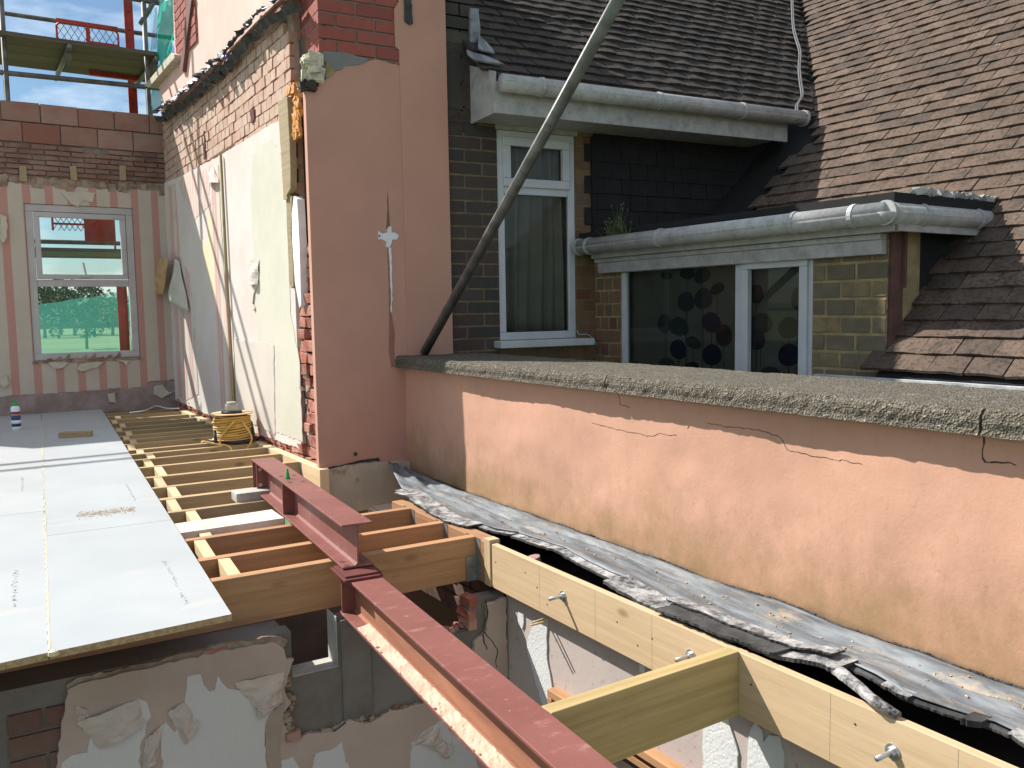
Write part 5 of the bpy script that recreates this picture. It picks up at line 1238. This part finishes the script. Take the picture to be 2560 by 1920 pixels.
# roof slopes
p2=44.;zE2=zf0+.19;yE=G.p0.y
Fc0=NH.P(cnu,0,0);FC=Pl(Fc0,96.5,1)
eaveO=.04
EV=FC.off(eaveO+.05)
zE1=EV.uv((2075,925))[1]+.01
p1=43.5
n1=-EV.n  # up-slope horizontal
sl1=(n1*math.cos(R_(p1))+UP*math.sin(R_(p1)));nm1=(EV.n*math.sin(R_(p1))+UP*math.cos(R_(p1)))
n2=-G.n
sl2=(n2*math.cos(R_(p2))+UP*math.sin(R_(p2)));nm2=(G.n*math.sin(R_(p2))+UP*math.cos(R_(p2)))
def z1at(p): return zE1+(p-EV.p0).dot(n1)*math.tan(R_(p1))
def z2at(p): return zE2+(p-G.p0).dot(n2)*math.tan(R_(p2))
# dormer geometry
du1=FC.uv((2215,700))[0]          # right corner (u negative toward camera)
zg=FC.off(.12).uv((1800,566))[1]
def tiles(mb,E,ev_z,sl,nm,u0_,u1_,rows,gauge,tw,other,own,keep=None,th=.014,jit=.0025,wav=.006):
    for r in range(rows):
        s=r*gauge
        off=(r%2)*tw/2
        u=u0_-off
        while u<u1_:
            c=E.P(u+tw/2,ev_z,0)+sl*(s+gauge*.5)
            if other(c)>c.z+.02 and r>=0:
                # hidden behind the other slope
                if (c-E.p0).dot(-E.n)>0 and (own!='r1' or c.dot(V((0,1,0)))>yE-.1): u+=tw;continue
            if keep and not keep(c,u,r): u+=tw;continue
            lift=th+random.uniform(-.002,.004)+wav*noise.noise(V((u*2.3,r*.37,1)))
            tl=gauge*1.35
            g=random.uniform(.0015,.004)
            base=E.P(u+g,ev_z,0)+sl*(s-random.uniform(0,.006))
            a=E.u*(tw-2*g);b=sl*tl
            k=len(mb.v);l2=lift+random.uniform(-.003,.003)
            P4=[base+nm*lift,base+a+nm*l2,base+a+b+nm*.003,base+b+nm*.003]
            # camber
            mid=base+a*.5+nm*(lift+.004);mid2=base+a*.5+b+nm*.006
            P6=[P4[0],mid,P4[1],P4[2],mid2,P4[3]]
            J=[V([random.uniform(-jit,jit) for _ in range(3)]) for _ in P6]
            mb.v+=[p+j for p,j in zip(P6,J)];mb.v+=[p+j-nm*(th-.001) for p,j in zip(P6,J)]
            fs=[[0,1,4,5],[1,2,3,4],[6,7,1,0],[7,8,2,1],[8,9,3,2],[6,0,5,11],[9,10,4,3],[10,11,5,4],[6,11,10,7],[7,10,9,8]]
            for f in fs: mb.face([k+i for i in f],[(0,0),(.1,0),(.1,.1),(0,.1)])
            u+=tw
gau=.118;tw=.182
m=MB();random.seed(41)
cut=lambda c,u,r: not (u<0.05 and u>du1-.0 and (c-FC.p0).dot(-FC.n)<.02 and False)
def keep1(c,u,r):
    d=(c-FC.p0).dot(-FC.n)
    inner=(du1-.0<u+tw/2<1.0)
    # inside the dormer footprint: below its flat roof
    if inner and c.z<zg+.02 and u<.3: return False
    if c.y>NH.p0.y+.2 and z2at(c)>c.z: return False
    return True
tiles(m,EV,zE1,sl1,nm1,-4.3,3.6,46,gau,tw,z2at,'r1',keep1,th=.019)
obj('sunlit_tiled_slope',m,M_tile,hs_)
sd_=(zg+.05-zE1)/math.sin(R_(p1));m=MB();q0=lambda u,s:EV.P(u,zE1-.03,0)+sl1*s
m.poly([q0(-4.3,0),q0(du1-.01,0),q0(du1-.01,sd_),q0(.3,sd_),q0(.3,5.6),q0(-4.3,5.6)],-nm1*.02)
m.poly([q0(.3,1.2),q0(4,1.2),q0(4,5.6),q0(.3,5.6)],-nm1*.02)
obj('roof_underlay',m,M_tedge,hs_)
m=MB();random.seed(42)
G2u0=xe+.02
def keep2(c,u,r):
    if c.x<NH.P(u1,0).x+.02 and (c-NH.p0).dot(-NH.n)>-.02: return True
    return z1at(c)<c.z+.03
gau2=.115
def wz(c): return -99
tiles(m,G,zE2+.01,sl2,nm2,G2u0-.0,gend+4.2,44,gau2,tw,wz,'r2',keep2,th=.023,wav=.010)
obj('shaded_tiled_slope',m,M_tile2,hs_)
m=MB();m.poly([G.P(G2u0,zE2-.03,0),G.P(gend-.05,zE2-.03,0),G.P(gend+3.9,zE2-.03,0)+sl2*5.4,G.P(G2u0,zE2-.03,0)+sl2*5.4],-nm2*.02);obj('roof_underlay',m,M_tedge,hs_)
# lead soaker at the stack
m=MB();a=zT
m.slab(NH,jag(U(NH,[zT(505,130),zT(625,140),zT(640,480),zT(660,660),zT(505,690)],.0),.03,.004),.0,.03)
obj('lead_soaker',m,simple('streaked_lead',(.20,.21,.24),.6,.2,var=.5,scale=14,bump=.3),hs_)
def onslope(p,E,zE,nm,o=.02):
    q=E.P(0,zE,0)+nm*o;d=ray(*p);return C0+d*((q-C0).dot(nm)/d.dot(nm))
m=MB();m.poly([onslope(zT(*p),G,zE2,nm2,.05) for p in ((640,480),(720,545),(830,660),(870,730),(700,690),(640,660))],nm2*-.012)
m.poly([onslope(zT(*p),G,zE2,nm2,.055) for p in ((480,680),(560,720),(720,760),(900,830),(1000,885),(880,870),(640,830),(560,790),(500,740))],nm2*-.012);obj('lead_soaker',m,M_lead,hs_,label='lower splayed lead soaker')
# valley cable
m=MB();vp_=[(1978,-20),(1981,60),(1988,95),(1998,130),(1996,170),(1999,205),(2003,240),(1990,265),(1992,300)]
vq=curve([onslope(p,G,zE2,nm2,.05) for p in vp_],5);m.tube(vq,.007,6);m.tube([p+V((.02,0,.008)) for p in vq],.007,6)
tag(obj('twin_cable',m,simple('grey_cable',(.12,.12,.125),.6,bump=0),smooth=True),'twin grey cable running down the roof valley to the gutter end','cable')
# tile hung wall under the upper eaves
m=MB();random.seed(4)
zh0=zg+.02
for r in range(9):
    z=zh0+r*.115
    u=wx1+.16-(r%2)*.08
    while u<cnu+3.2:
        if z<soff+.1: m.box(NH.P(u,z,.0),NH.u*.158,V((0,0,.125))-NH.n*.010,NH.n*.016,.002)
        u+=.162
obj('hung_tiles',m,M_tile3,hs_)
m=MB();m.box(NH.P(wx1+.135,zh0-.05,-.02),NH.u*.02,V((0,0,soff-zh0+.0)),NH.n*.05);obj('corner_trim',m,M_tedge,hs_)
# dormer facade
dz0=-.6;w2=[FC.uv(p) for p in (zD(556,545),zD(556,1415))]
f2x=FC.uv((1551,740))[0];f2r=FC.uv((2030,760))[0];z2t=FC.uv(zD(1600,470))[1]
z2t=(FC.uv(zD(600,535))[1]+FC.uv(zE(120,800))[1])/2
mull=FC.uv((1847,760))[0]
m=MB()
m.box(FC.P(f2x,dz0,-.3),FC.u*(-f2x+.3),V((0,0,zg-dz0)),FC.n*.295);m.box(FC.P(du1,dz0,-.3),FC.u*(f2r-du1),V((0,0,zg-.03-dz0)),FC.n*.295)
m.box(FC.P(f2r,z2t,-.3),FC.u*(f2x-f2r),V((0,0,zg-z2t-.03)),FC.n*.295)
obj('dormer_core',m,M_morty,hs_)
bmF=(FC.uv(zE(500,930))[1]-FC.uv(zE(500,1460))[1])/3
zf_=FC.uv(zE(500,1450))[1]-bmF*8
blF=abs(FC.uv(zE(320,1030))[0]-FC.uv(zE(620,1030))[0])
m=MB();bricks(m,FC,du1,f2r-.006,zf_,zg-.10,blF,bmF,.016,-.04,0);obj('yellow_brickwork',m,M_byel,hs_,bevel=.003)
m=MB();bricks(m,FC,f2x+.006,.02,zf_,zg-.1,blF*.5,bmF,.014,-.04,0);obj('rough_orange_brickwork',m,M_bred2,hs_)
wB=MB();frame(wB,FC,f2r,f2x,-.2,z2t,.05,-.05,-.008);wB.box(FC.P(mull-.035,-.15,-.05),FC.u*.07,V((0,0,z2t+.10)),FC.n*.046)
wBo=obj('window',wB,M_upvcw,hs_,label='wide two light dormer window with a printed blind behind',bevel=.005)
m=MB();frame(m,FC,f2r+.03,mull-.02,-.18,z2t-.03,.055,-.03,.010);obj('opening_sash',m,M_upvcw,wBo,bevel=.005)
m=MB();m.box(FC.P(f2r+.03,-.17,-.036),FC.u*(f2x-f2r-.06),V((0,0,z2t+.14)),FC.n*.006);obj('pane',m,M_glassd,wBo)
m=MB();m.box(FC.P(f2r,-.2,-.06),FC.u*(f2x-f2r-.30),V((0,0,z2t+.2)),FC.n*.004);m.box(FC.P(f2x-.29,-.2,-.09),FC.u*.29,V((0,0,z2t+.2)),FC.n*.004);obj('roller_blind',m,M_curt2,wBo)
LV=[(zD(1095,1090),90,92,1),(zD(1395,1050),95,100,0),(zD(1320,830),85,100,1),(zD(1160,860),80,95,1),(zD(1510,1170),75,105,2),(zD(1090,1300),80,100,0),(zD(1400,1350),90,100,0),(zD(1230,1240),75,60,1),(zD(960,1060),60,90,1),(zD(1310,620),80,75,1),(zD(1170,600),70,60,1),(zD(980,620),50,40,1),(zD(1450,740),70,55,2),(zD(980,1440),80,60,1),(zD(1210,1460),70,45,0),(zD(1810,790),70,95,2),(zD(1850,1060),110,100,1),(zD(1810,1210),80,100,0),(zD(2110,1100),105,105,2),(zD(2110,1350),105,110,0),(zD(1950,1520),100,60,1),(zD(2190,830),60,110,2)]
for q,mtl,nm_ in ((0,M_leafb,'navy_leaf_print'),(1,M_leafg,'grey_leaf_print'),(2,M_leafn,'brown_leaf_print')):
    m=MB()
    for i,(p,rx,rz,kk) in enumerate(LV):
        if kk!=q: continue
        u,z=FC.uv(p,-.055);s=FC.uv((p[0]+10,p[1]),-.055);sx_=abs(s[0]-u)/10/3.687;a=FC.uv((p[0],p[1]+10),-.055);sz_=abs(a[1]-z)/10/3.687
        rot=random.uniform(-.5,.5)
        pts=[]
        for t in range(20):
            an=t/20*6.283;x=math.cos(an)*rx*sx_;y=math.sin(an)*rz*sz_*(1 if math.sin(an)<0 else .95);x*=1-.12*math.sin(an)
            pts.append((u+x*math.cos(rot)-y*math.sin(rot)*.6,z+x*math.sin(rot)*.6+y*math.cos(rot)))
        m.slab(FC,pts,-.057,-.054+.0004*(i%3))
        m.slab(FC,[(u-.002,-.15),(u+.002,-.15),(u+.002,z-rz*sz_),(u-.002,z-rz*sz_)],-.057,-.0548)
    obj(nm_,m,mtl,wBo)
# dormer fascia, trims, gutter
m=MB();zfa=FC.off(.10).uv(zD(1200,440))[1];FG=FC.off(.10)
fl0=FG.uv(zD(285,450))[0];fr0=du1+.0-.10
zfa=(FG.uv(zD(700,440))[1]+FG.uv(zE(400,660))[1])/2
m.box(FG.P(fr0,zfa,-.02),FG.u*(fl0-fr0),V((0,0,zg-zfa+.02)),FG.n*.02)
cs=dr(FC.a-90)
m.box(FG.P(fr0,zfa,-.02),cs*1.25,V((0,0,zg-zfa+.02)),-FC.u*.02)
obj('fascia_board',m,M_upvc,hs_,label='fascia board of the dormer',bevel=.003)
m=MB();m.box(FG.P(fr0+.02,zfa+.004,-.10),FG.u*(fl0-fr0-.04),V((0,0,.012)),FG.n*.078)
m.box(FC.P(du1,zfa-.105,.0),FC.u*(f2x+.20-du1),V((0,0,.075)),FC.n*.045);m.box(FC.P(du1+.0,zfa-.03,.0),FC.u*(f2x+.22-du1),V((0,0,.03)),FC.n*.06)
m.box(FC.P(f2r-.0,z2t,-.02),FC.u*(f2x-f2r+.02),V((0,0,max(.03,zfa-.105-z2t))),FC.n*.035);obj('eaves_trim',m,M_upvc,hs_,bevel=.004)
GF=FC.off(.165)
ga=GF.P(GF.uv((1449,615))[0],zg-.035,0);gb=GF.P(du1-.10,zg-.035,0)
lo=gutter(ga,gb,'gutter','lower gutter along the dormer front',brk=(.001,.05,.35,.78,.93))
cb=gb+cs*1.30
gc=gutter(gb+V((0,0,0)),cb,'gutter','short return gutter on the dormer cheek',brk=(.0,.22,.62))
m=MB();m.tube([gb-FC.u*.0-V((0,0,0)),gb+cs*.001],Rg+.002,16)
m.v=[];m.f=[];m.uv=[];m.mi=[];m.lathe(gb-V((0,0,Rg)),[(Rg*.15,0),(Rg*.75,Rg*.4),(Rg+.002,Rg),(Rg+.001,Rg*1.02)],18);obj('gutter_corner',m,M_gut,hs_,smooth=True)
# dormer flat roof edge
m=MB();ra=FC.P(.45,zg+.012,.13);rb=FC.P(du1-.12,zg+.012,.13)
m.poly([ra,rb,rb+cs*1.75,ra+cs*1.6],(0,0,.055));obj('dormer_flat_roof',m,M_tedge,hs_)
m=MB();random.seed(77)
for k in range(40):
    t=k/40;c=rb+cs*(.2+1.2*t)+V((0,0,.07))+FC.u*(.02+.03*t);m.cbox(c,cs*.04,FC.u*.05,V((0,0,.03)),.012)
obj('mortar_fillet',m,simple('pale_mortar_fillet',(.30,.30,.29),.95,var=.3),hs_)
# cheek
m=MB();m.poly([FC.P(du1+.015,zg-.03,-.02),FC.P(du1+.015,zE1-.4,-.02),FC.P(du1+.015,zE1-.4,-.02)+cs*1.6,FC.P(du1+.015,zg-.03,-.02)+cs*1.6],FC.u*.02);obj('dormer_cheek',m,M_tile3,hs_)
m=MB();a=FC.P(du1+.0,zE1+.05,-.02);m.box(a,cs*.10,V((0,0,zg-zE1-.14)),-FC.u*.02);m.box(FC.P(du1-.02,zg-.40,-.10),cs*.02,V((0,0,.32)),-FC.u*.02)
obj('cheek_edge_board',m,simple('rotten_red_board',(.11,.055,.045),.9,var=.35,scale=9,bump=.5),hs_)
# eaves flashing at the very bottom
m=MB();m.box(EV.P(-4.3,zE1-.055,.01),EV.u*(EV.uv((2050,930))[0]+4.3),V((0,0,.022)),EV.n*.05,.001);obj('eaves_edge_strip',m,simple('flaking_white_strip',(.44,.45,.46),.7,var=.35,scale=14,bump=.4),hs_)
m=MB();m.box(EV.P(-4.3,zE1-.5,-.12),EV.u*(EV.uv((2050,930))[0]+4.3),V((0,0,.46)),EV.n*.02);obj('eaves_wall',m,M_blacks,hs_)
# weeds and thin cable
m=MB();random.seed(13)
gd=(gb-ga).normalized()
for k in range(90):
    t=random.gauss(.175,.025);b=ga+(gb-ga)*t+V((0,0,.045));hh=random.uniform(.04,.16)*(1.4 if abs(t-.18)<.012 else .8);l=gd*random.gauss(0,.03)+FC.n*random.gauss(0,.02)
    q=[b,b+l*.5+V((0,0,hh*.6)),b+l*1.5+V((0,0,hh))];m.tube(q,[.0018,.0014,.0005],3)
    if random.random()<.3: m.cbox(q[-1],(.006,0,0),(0,.006,0),(0,0,.012),.002)
tag(obj('gutter_weeds',m,M_weed),'tuft of dry green weeds growing in the lower gutter','weeds')
m=MB();m.tube(curve([NH.px(zD(*p),.02) for p in ((160,1130),(180,1165),(250,1165),(310,1210),(350,1290),(365,1400),(362,1500))],6),.004,6);tag(obj('wall_cable',m,M_upvcw,smooth=True),'thin pale cable drooping down the brick beside the sill','cable')
# ================================================================ SCAFFOLD
def tb(A,B,lab,r=.027,mt=M_galvd,name='scaffold_tube',grp='scaffold tubes behind the window wall',cat='scaffold tube'):
    m=MB();m.tube([A,B],r,12);return tag(obj(name,m,mt,smooth=True),lab,cat,grp)
c0=PAR.off(.0);base=PIER.px((1062,880),.035);topp=atd((1548,-6),3.75);dd=(topp-base).normalized()
tb(base,topp+dd*.6,'long grey scaffold tube leaning across the picture from the coping up past the roof',.030,M_galv,'raking_tube','loose scaffold tube' and None)
BN=BACK.off(-.45);BF=BACK.off(-1.75)
def bp(pl,p): return pl.px(p)
st=BN.px((18,240));tb(V((st.x,st.y,-5)),V((st.x,st.y,6.0)),'upright scaffold tube at the far left of the platform')
a=BF.px(zS(0,150));b=BF.px(zS(1570,325));d=(b-a).normalized();zh=(a.z+b.z)/2
hb_=BACK.u
tb(a-hb_*2.,a+hb_*5.2,'guard rail tube above the mesh panel')
a=BN.px(zS(0,915));b=BN.px(zS(1870,1055));tb(a-hb_*2,b+hb_*.1,'ledger tube running under the platform boards')
a=BN.px(zS(1400,-10));b=BN.px(zS(1890,30));tb(a-hb_*6,b+hb_*.02,'highest rail tube at the top edge of the picture',.030)
tb(a-hb_*6+V((0,0,.30)),b+hb_*.02+V((0,0,.30)),'rail tube just above the top edge of the picture',.030)
zpl=BN.px((0,95)).z
BNn=BACK.off(-.34);zn=BNn.px((100,100)).z
dep=1.15
for k in range(4):
    o_=.34+k*.30
    m=MB();p=BACK.P(-3.2,zn,-o_);q_=bp(BACK.off(-o_),(398+(-4*k),130))
    L_=(q_-p).dot(BACK.u);m.box(p,BACK.u*L_,-BACK.n*.285,V((0,0,.045)),.003)
    tag(obj('scaffold_board',m,M_wd),['nearest scaffold board of the platform','second scaffold board from the near side','third scaffold board from the near side','farthest scaffold board of the platform'][k],'scaffold board','boards of the scaffold platform')
for nm_,(pa_,pb_) in {'transom tube under the middle of the platform':(zS(835,530),zS(765,960)),'transom tube under the right end of the platform':(zS(1890,740),zS(1740,1010))}.items():
    A=BACK.off(-.30).px(pa_);A=V((A.x,A.y,zn-.035));tb(A,A-BACK.n*1.45,nm_,.027,M_galv)
    m=MB();q=A-BACK.n*.15;m.cbox(q+V((0,0,-.06)),BACK.u*.05,BACK.n*.06,V((0,0,.08)));m.tube([q+V((0,0,-.15)),q+V((0,0,-.04))],.008,6)
    tag(obj('scaffold_coupler',m,M_galvd),'coupler hanging on the '+nm_.split(' under ')[0]+(' mid platform' if 'middle' in nm_ else ' at the right'),'coupler','scaffold couplers')
# red uprights
RU=BACK.off(-1.72)
a=RU.px(zS(1600,1200));m=MB();m.box(V((a.x-.05,a.y,-5)),(.10,0,0),(0,.05,0),(0,0,12));m.box(V((a.x-.05,a.y-.02,-5)),(.012,0,0),(0,.02,0),(0,0,12));m.box(V((a.x+.038,a.y-.02,-5)),(.012,0,0),(0,.02,0),(0,0,12))
ru=tag(obj('red_upright',m,M_redp),'tall red perforated steel upright behind the scaffold platform','hoist mast')
m=MB()
for k in range(40): q=V((a.x,a.y-.001,-3+k*.22));m.tube([q,q-V((0,.001,0))],.012,8)
obj('peg_hole',m,M_white if False else M_crack,ru)
# mesh gate
GT=BACK.off(-1.55);ca=[GT.uv(zS(*p)) for p in ((675,265),(1415,360),(1435,570),(690,500))]
gx0=ca[0][0];gx1=ca[1][0];gz1=(ca[0][1]+ca[1][1])/2;gz0=zn+.05
gt=empty('loading_gate',GT.P(gx0,zn),'red framed mesh gate standing on the scaffold platform','gate')
m=MB();
def bar(a,b,r=.012): m.tube([GT.P(*a),GT.P(*b)],r,8)
bar((gx0,gz0),(gx0,gz1-.04));bar((gx1,gz0),(gx1,gz1-.04));bar((gx0,gz1-.04),(gx0+.04,gz1));bar((gx1,gz1-.04),(gx1-.04,gz1));bar((gx0+.04,gz1),(gx1-.04,gz1));bar((gx0,gz0),(gx1,gz0));mxu=(gx0+gx1)/2
m.box(GT.P(mxu-.022,gz0,.0),GT.u*.045,V((0,0,gz1-gz0)),GT.n*.01);m.box(GT.P(gx0,gz0+.52,0),GT.u*(gx1-gx0),V((0,0,.04)),GT.n*.008)
m.box(GT.P(mxu,gz0,.012),GT.u*(gx1-mxu),V((0,0,.35)),GT.n*.006)
obj('frame',m,M_redp,gt)
m=MB();s=.075
n_=int((gx1-gx0+gz1-gz0)/s)+2
for k in range(-n_,n_):
    for sg in (1,-1):
        pts=[]
        u0k=gx0+k*s if sg>0 else gx0+k*s
        # line u=u0k+ sg*(z-gz0)*.62
        za,zb_=gz0,gz1
        f=lambda z:u0k+sg*(z-gz0)*.62
        z_lo,z_hi=gz0,gz1
        A=[z for z in (gz0+(gx0-u0k)/(sg*.62),gz0+(gx1-u0k)/(sg*.62))];A.sort()
        lo_,hi_=max(gz0,A[0]),min(gz1,A[1])
        if hi_-lo_>.03: m.tube([GT.P(f(lo_),lo_),GT.P(f(hi_),hi_)],.0035,4,cap=False)
obj('diamond_mesh',m,M_galvd,gt)
# orange toolbox bits under boards
m=MB();a=BACK.off(-1.3).px(zS(1070,860));m.box(V((a.x,a.y,zn-.05)),BACK.u*.95,-BACK.n*.05,V((0,0,.10)));tag(obj('red_toe_board',m,M_redp),'faded red steel rail fixed beneath the far edge of the platform','toe rail')
# right hand standard, diagonal
a=BN.px(zS(1740,330));tb(V((a.x,a.y,-5)),V((a.x,a.y,6)),'upright scaffold tube by the green netting')
a=BN.px(zS(1690,290));b=BN.px(zS(1850,20));tb(a,b+(b-a)*.5,'short diagonal brace tube beside the netting')
a=BF.px(zS(1800,1200));tb(V((a.x,a.y,-5)),V((a.x,a.y,3.6)),'green stained upright below the netting',.03,M_green)
# green netting
rows_=[(-20,1905,2125),(0,1900,2125),(200,1880,2130),(330,1870,2130),(450,1875,2105),(520,1880,2090),(600,1890,2070),(680,1920,2045),(760,1950,2010),(830,1970,1995)]
NT=BACK.off(-.2)
def ng(u,v):
    x=v*(len(rows_)-1);i=min(int(x),len(rows_)-2);f=x-i;a=rows_[i];b=rows_[i+1]
    y=a[0]*(1-f)+b[0]*f;l=a[1]*(1-f)+b[1]*f;r=a[2]*(1-f)+b[2]*f
    p=NT.px(zS(l+(r-l)*u,y));return p+NT.n*(.10*math.sin(u*9+v*5)+.06*noise.noise(V((u*6,v*9,2))))
m=MB();m.grid(ng,26,40);tag(obj('green_netting',m,M_net,smooth=True),'bright green debris netting bundled and draped beside the brick reveal','netting')
m=MB()
def ng2(u,v):
    l=(1885+(1770-1885)*v,780+(1320-780)*v);r=(1985+(1940-1985)*v,800+(1330-800)*v)
    return BACK.off(-.5).px(zS(l[0]+(r[0]-l[0])*u,l[1]+(r[1]-l[1])*u))+NT.n*.04*math.sin(u*8+v*3)
m.grid(ng2,12,16);tag(obj('green_netting_tail',m,mk_net('green_netting_thin',(.02,.35,.25),.7),smooth=True),'lower tail of green netting hanging below the stone sill','netting')
m=MB()
def nb(u,v): return BF.px(zS(1800+90*u,80+520*v))+NT.n*.05*math.sin(u*6+v*4)
m.grid(nb,6,12);tag(obj('blue_sheeting',m,M_netb,smooth=True),'pale blue plastic sheeting behind the scaffold upright','sheeting')
# green screen seen through the lower pane
m=MB();SC=BACK.off(-2.4);a=SC.uv(z4(560,640))[1]
def scn(u,v):
    z=-4+(a+4.)*v;x=-2.2+4.6*u;return SC.P(x,z+(.16*(x+.2) if v>.99 else 0)+(.03*noise.noise(V((x*5,0,0))) if v>.99 else 0),.04*math.sin(x*3))
m.grid(scn,50,10);tag(obj('green_screen_netting',m,M_net2,smooth=True),'see-through green screen netting filling the view in the lower window pane','netting')
for k in range(2):
    a=BACK.off(-1.9-.0*k).px(z4(400,290+95*k));tb(V((a.x,a.y,a.z))-hb_*2.5,V((a.x,a.y,a.z))+hb_*1.5,['upper rail tube seen through the top pane','lower rail tube seen through the top pane'][k])
a=BACK.off(-1.0).px(z4(540,300));m=MB();m.box(BACK.P(-2.5,a.z-.10,-.9),BACK.u*3.6,-BACK.n*.9,V((0,0,.04)));tag(obj('lower_scaffold_platform',m,M_wd),'lower scaffold platform seen through the top pane','platform')
a=BACK.off(-1.3).px(z4(860,1000));b=BACK.off(-1.3).px(z4(870,600));m=MB();m.box(V((a.x-.05,a.y,-5)),(.11,0,0),(0,.05,0),(0,0,5+b.z+.05));tag(obj('red_stub_upright',m,M_redp),'red steel upright with holes at the right of the lower pane','hoist mast')
m=MB();GT2=BACK.off(-1.75);q=[GT2.uv(z4(*p)) for p in ((360,115),(785,125))];q2=GT2.uv(z4(560,215))[1]
for s_ in range(-8,26):
    for sg in (1,-1):
        u0k=q[0][0]+s_*.06;z0_,z1_=q2,q[0][1]
        aa=(u0k,z0_);bb=(u0k+sg*(z1_-z0_)*.62,z1_)
        if q[0][0]<=aa[0]<=q[1][0] and q[0][0]<=bb[0]<=q[1][0]: m.tube([GT2.P(*aa),GT2.P(*bb)],.004,4,cap=False)
g2=tag(obj('mesh_guard',m,M_galvd),'second mesh guard visible through the top of the window','mesh guard')
m=MB();GTa=GT2
for aa,bb in (((q[0][0],q2),(q[0][0],q[0][1])),((q[1][0],q2-.3),(q[1][0],q[0][1])),((q[0][0],q[0][1]),(q[1][0],q[0][1])),((q[0][0],(q2+q[0][1])/2),(q[1][0],(q2+q[0][1])/2))): m.tube([GT2.P(*aa),GT2.P(*bb)],.014,6)
m.box(GT2.P((q[0][0]+q[1][0])/2,q2-.12,.01),GT2.u*((q[1][0]-q[0][0])/2),V((0,0,.28)),GT2.n*.01);obj('guard_frame',m,M_redp,g2)
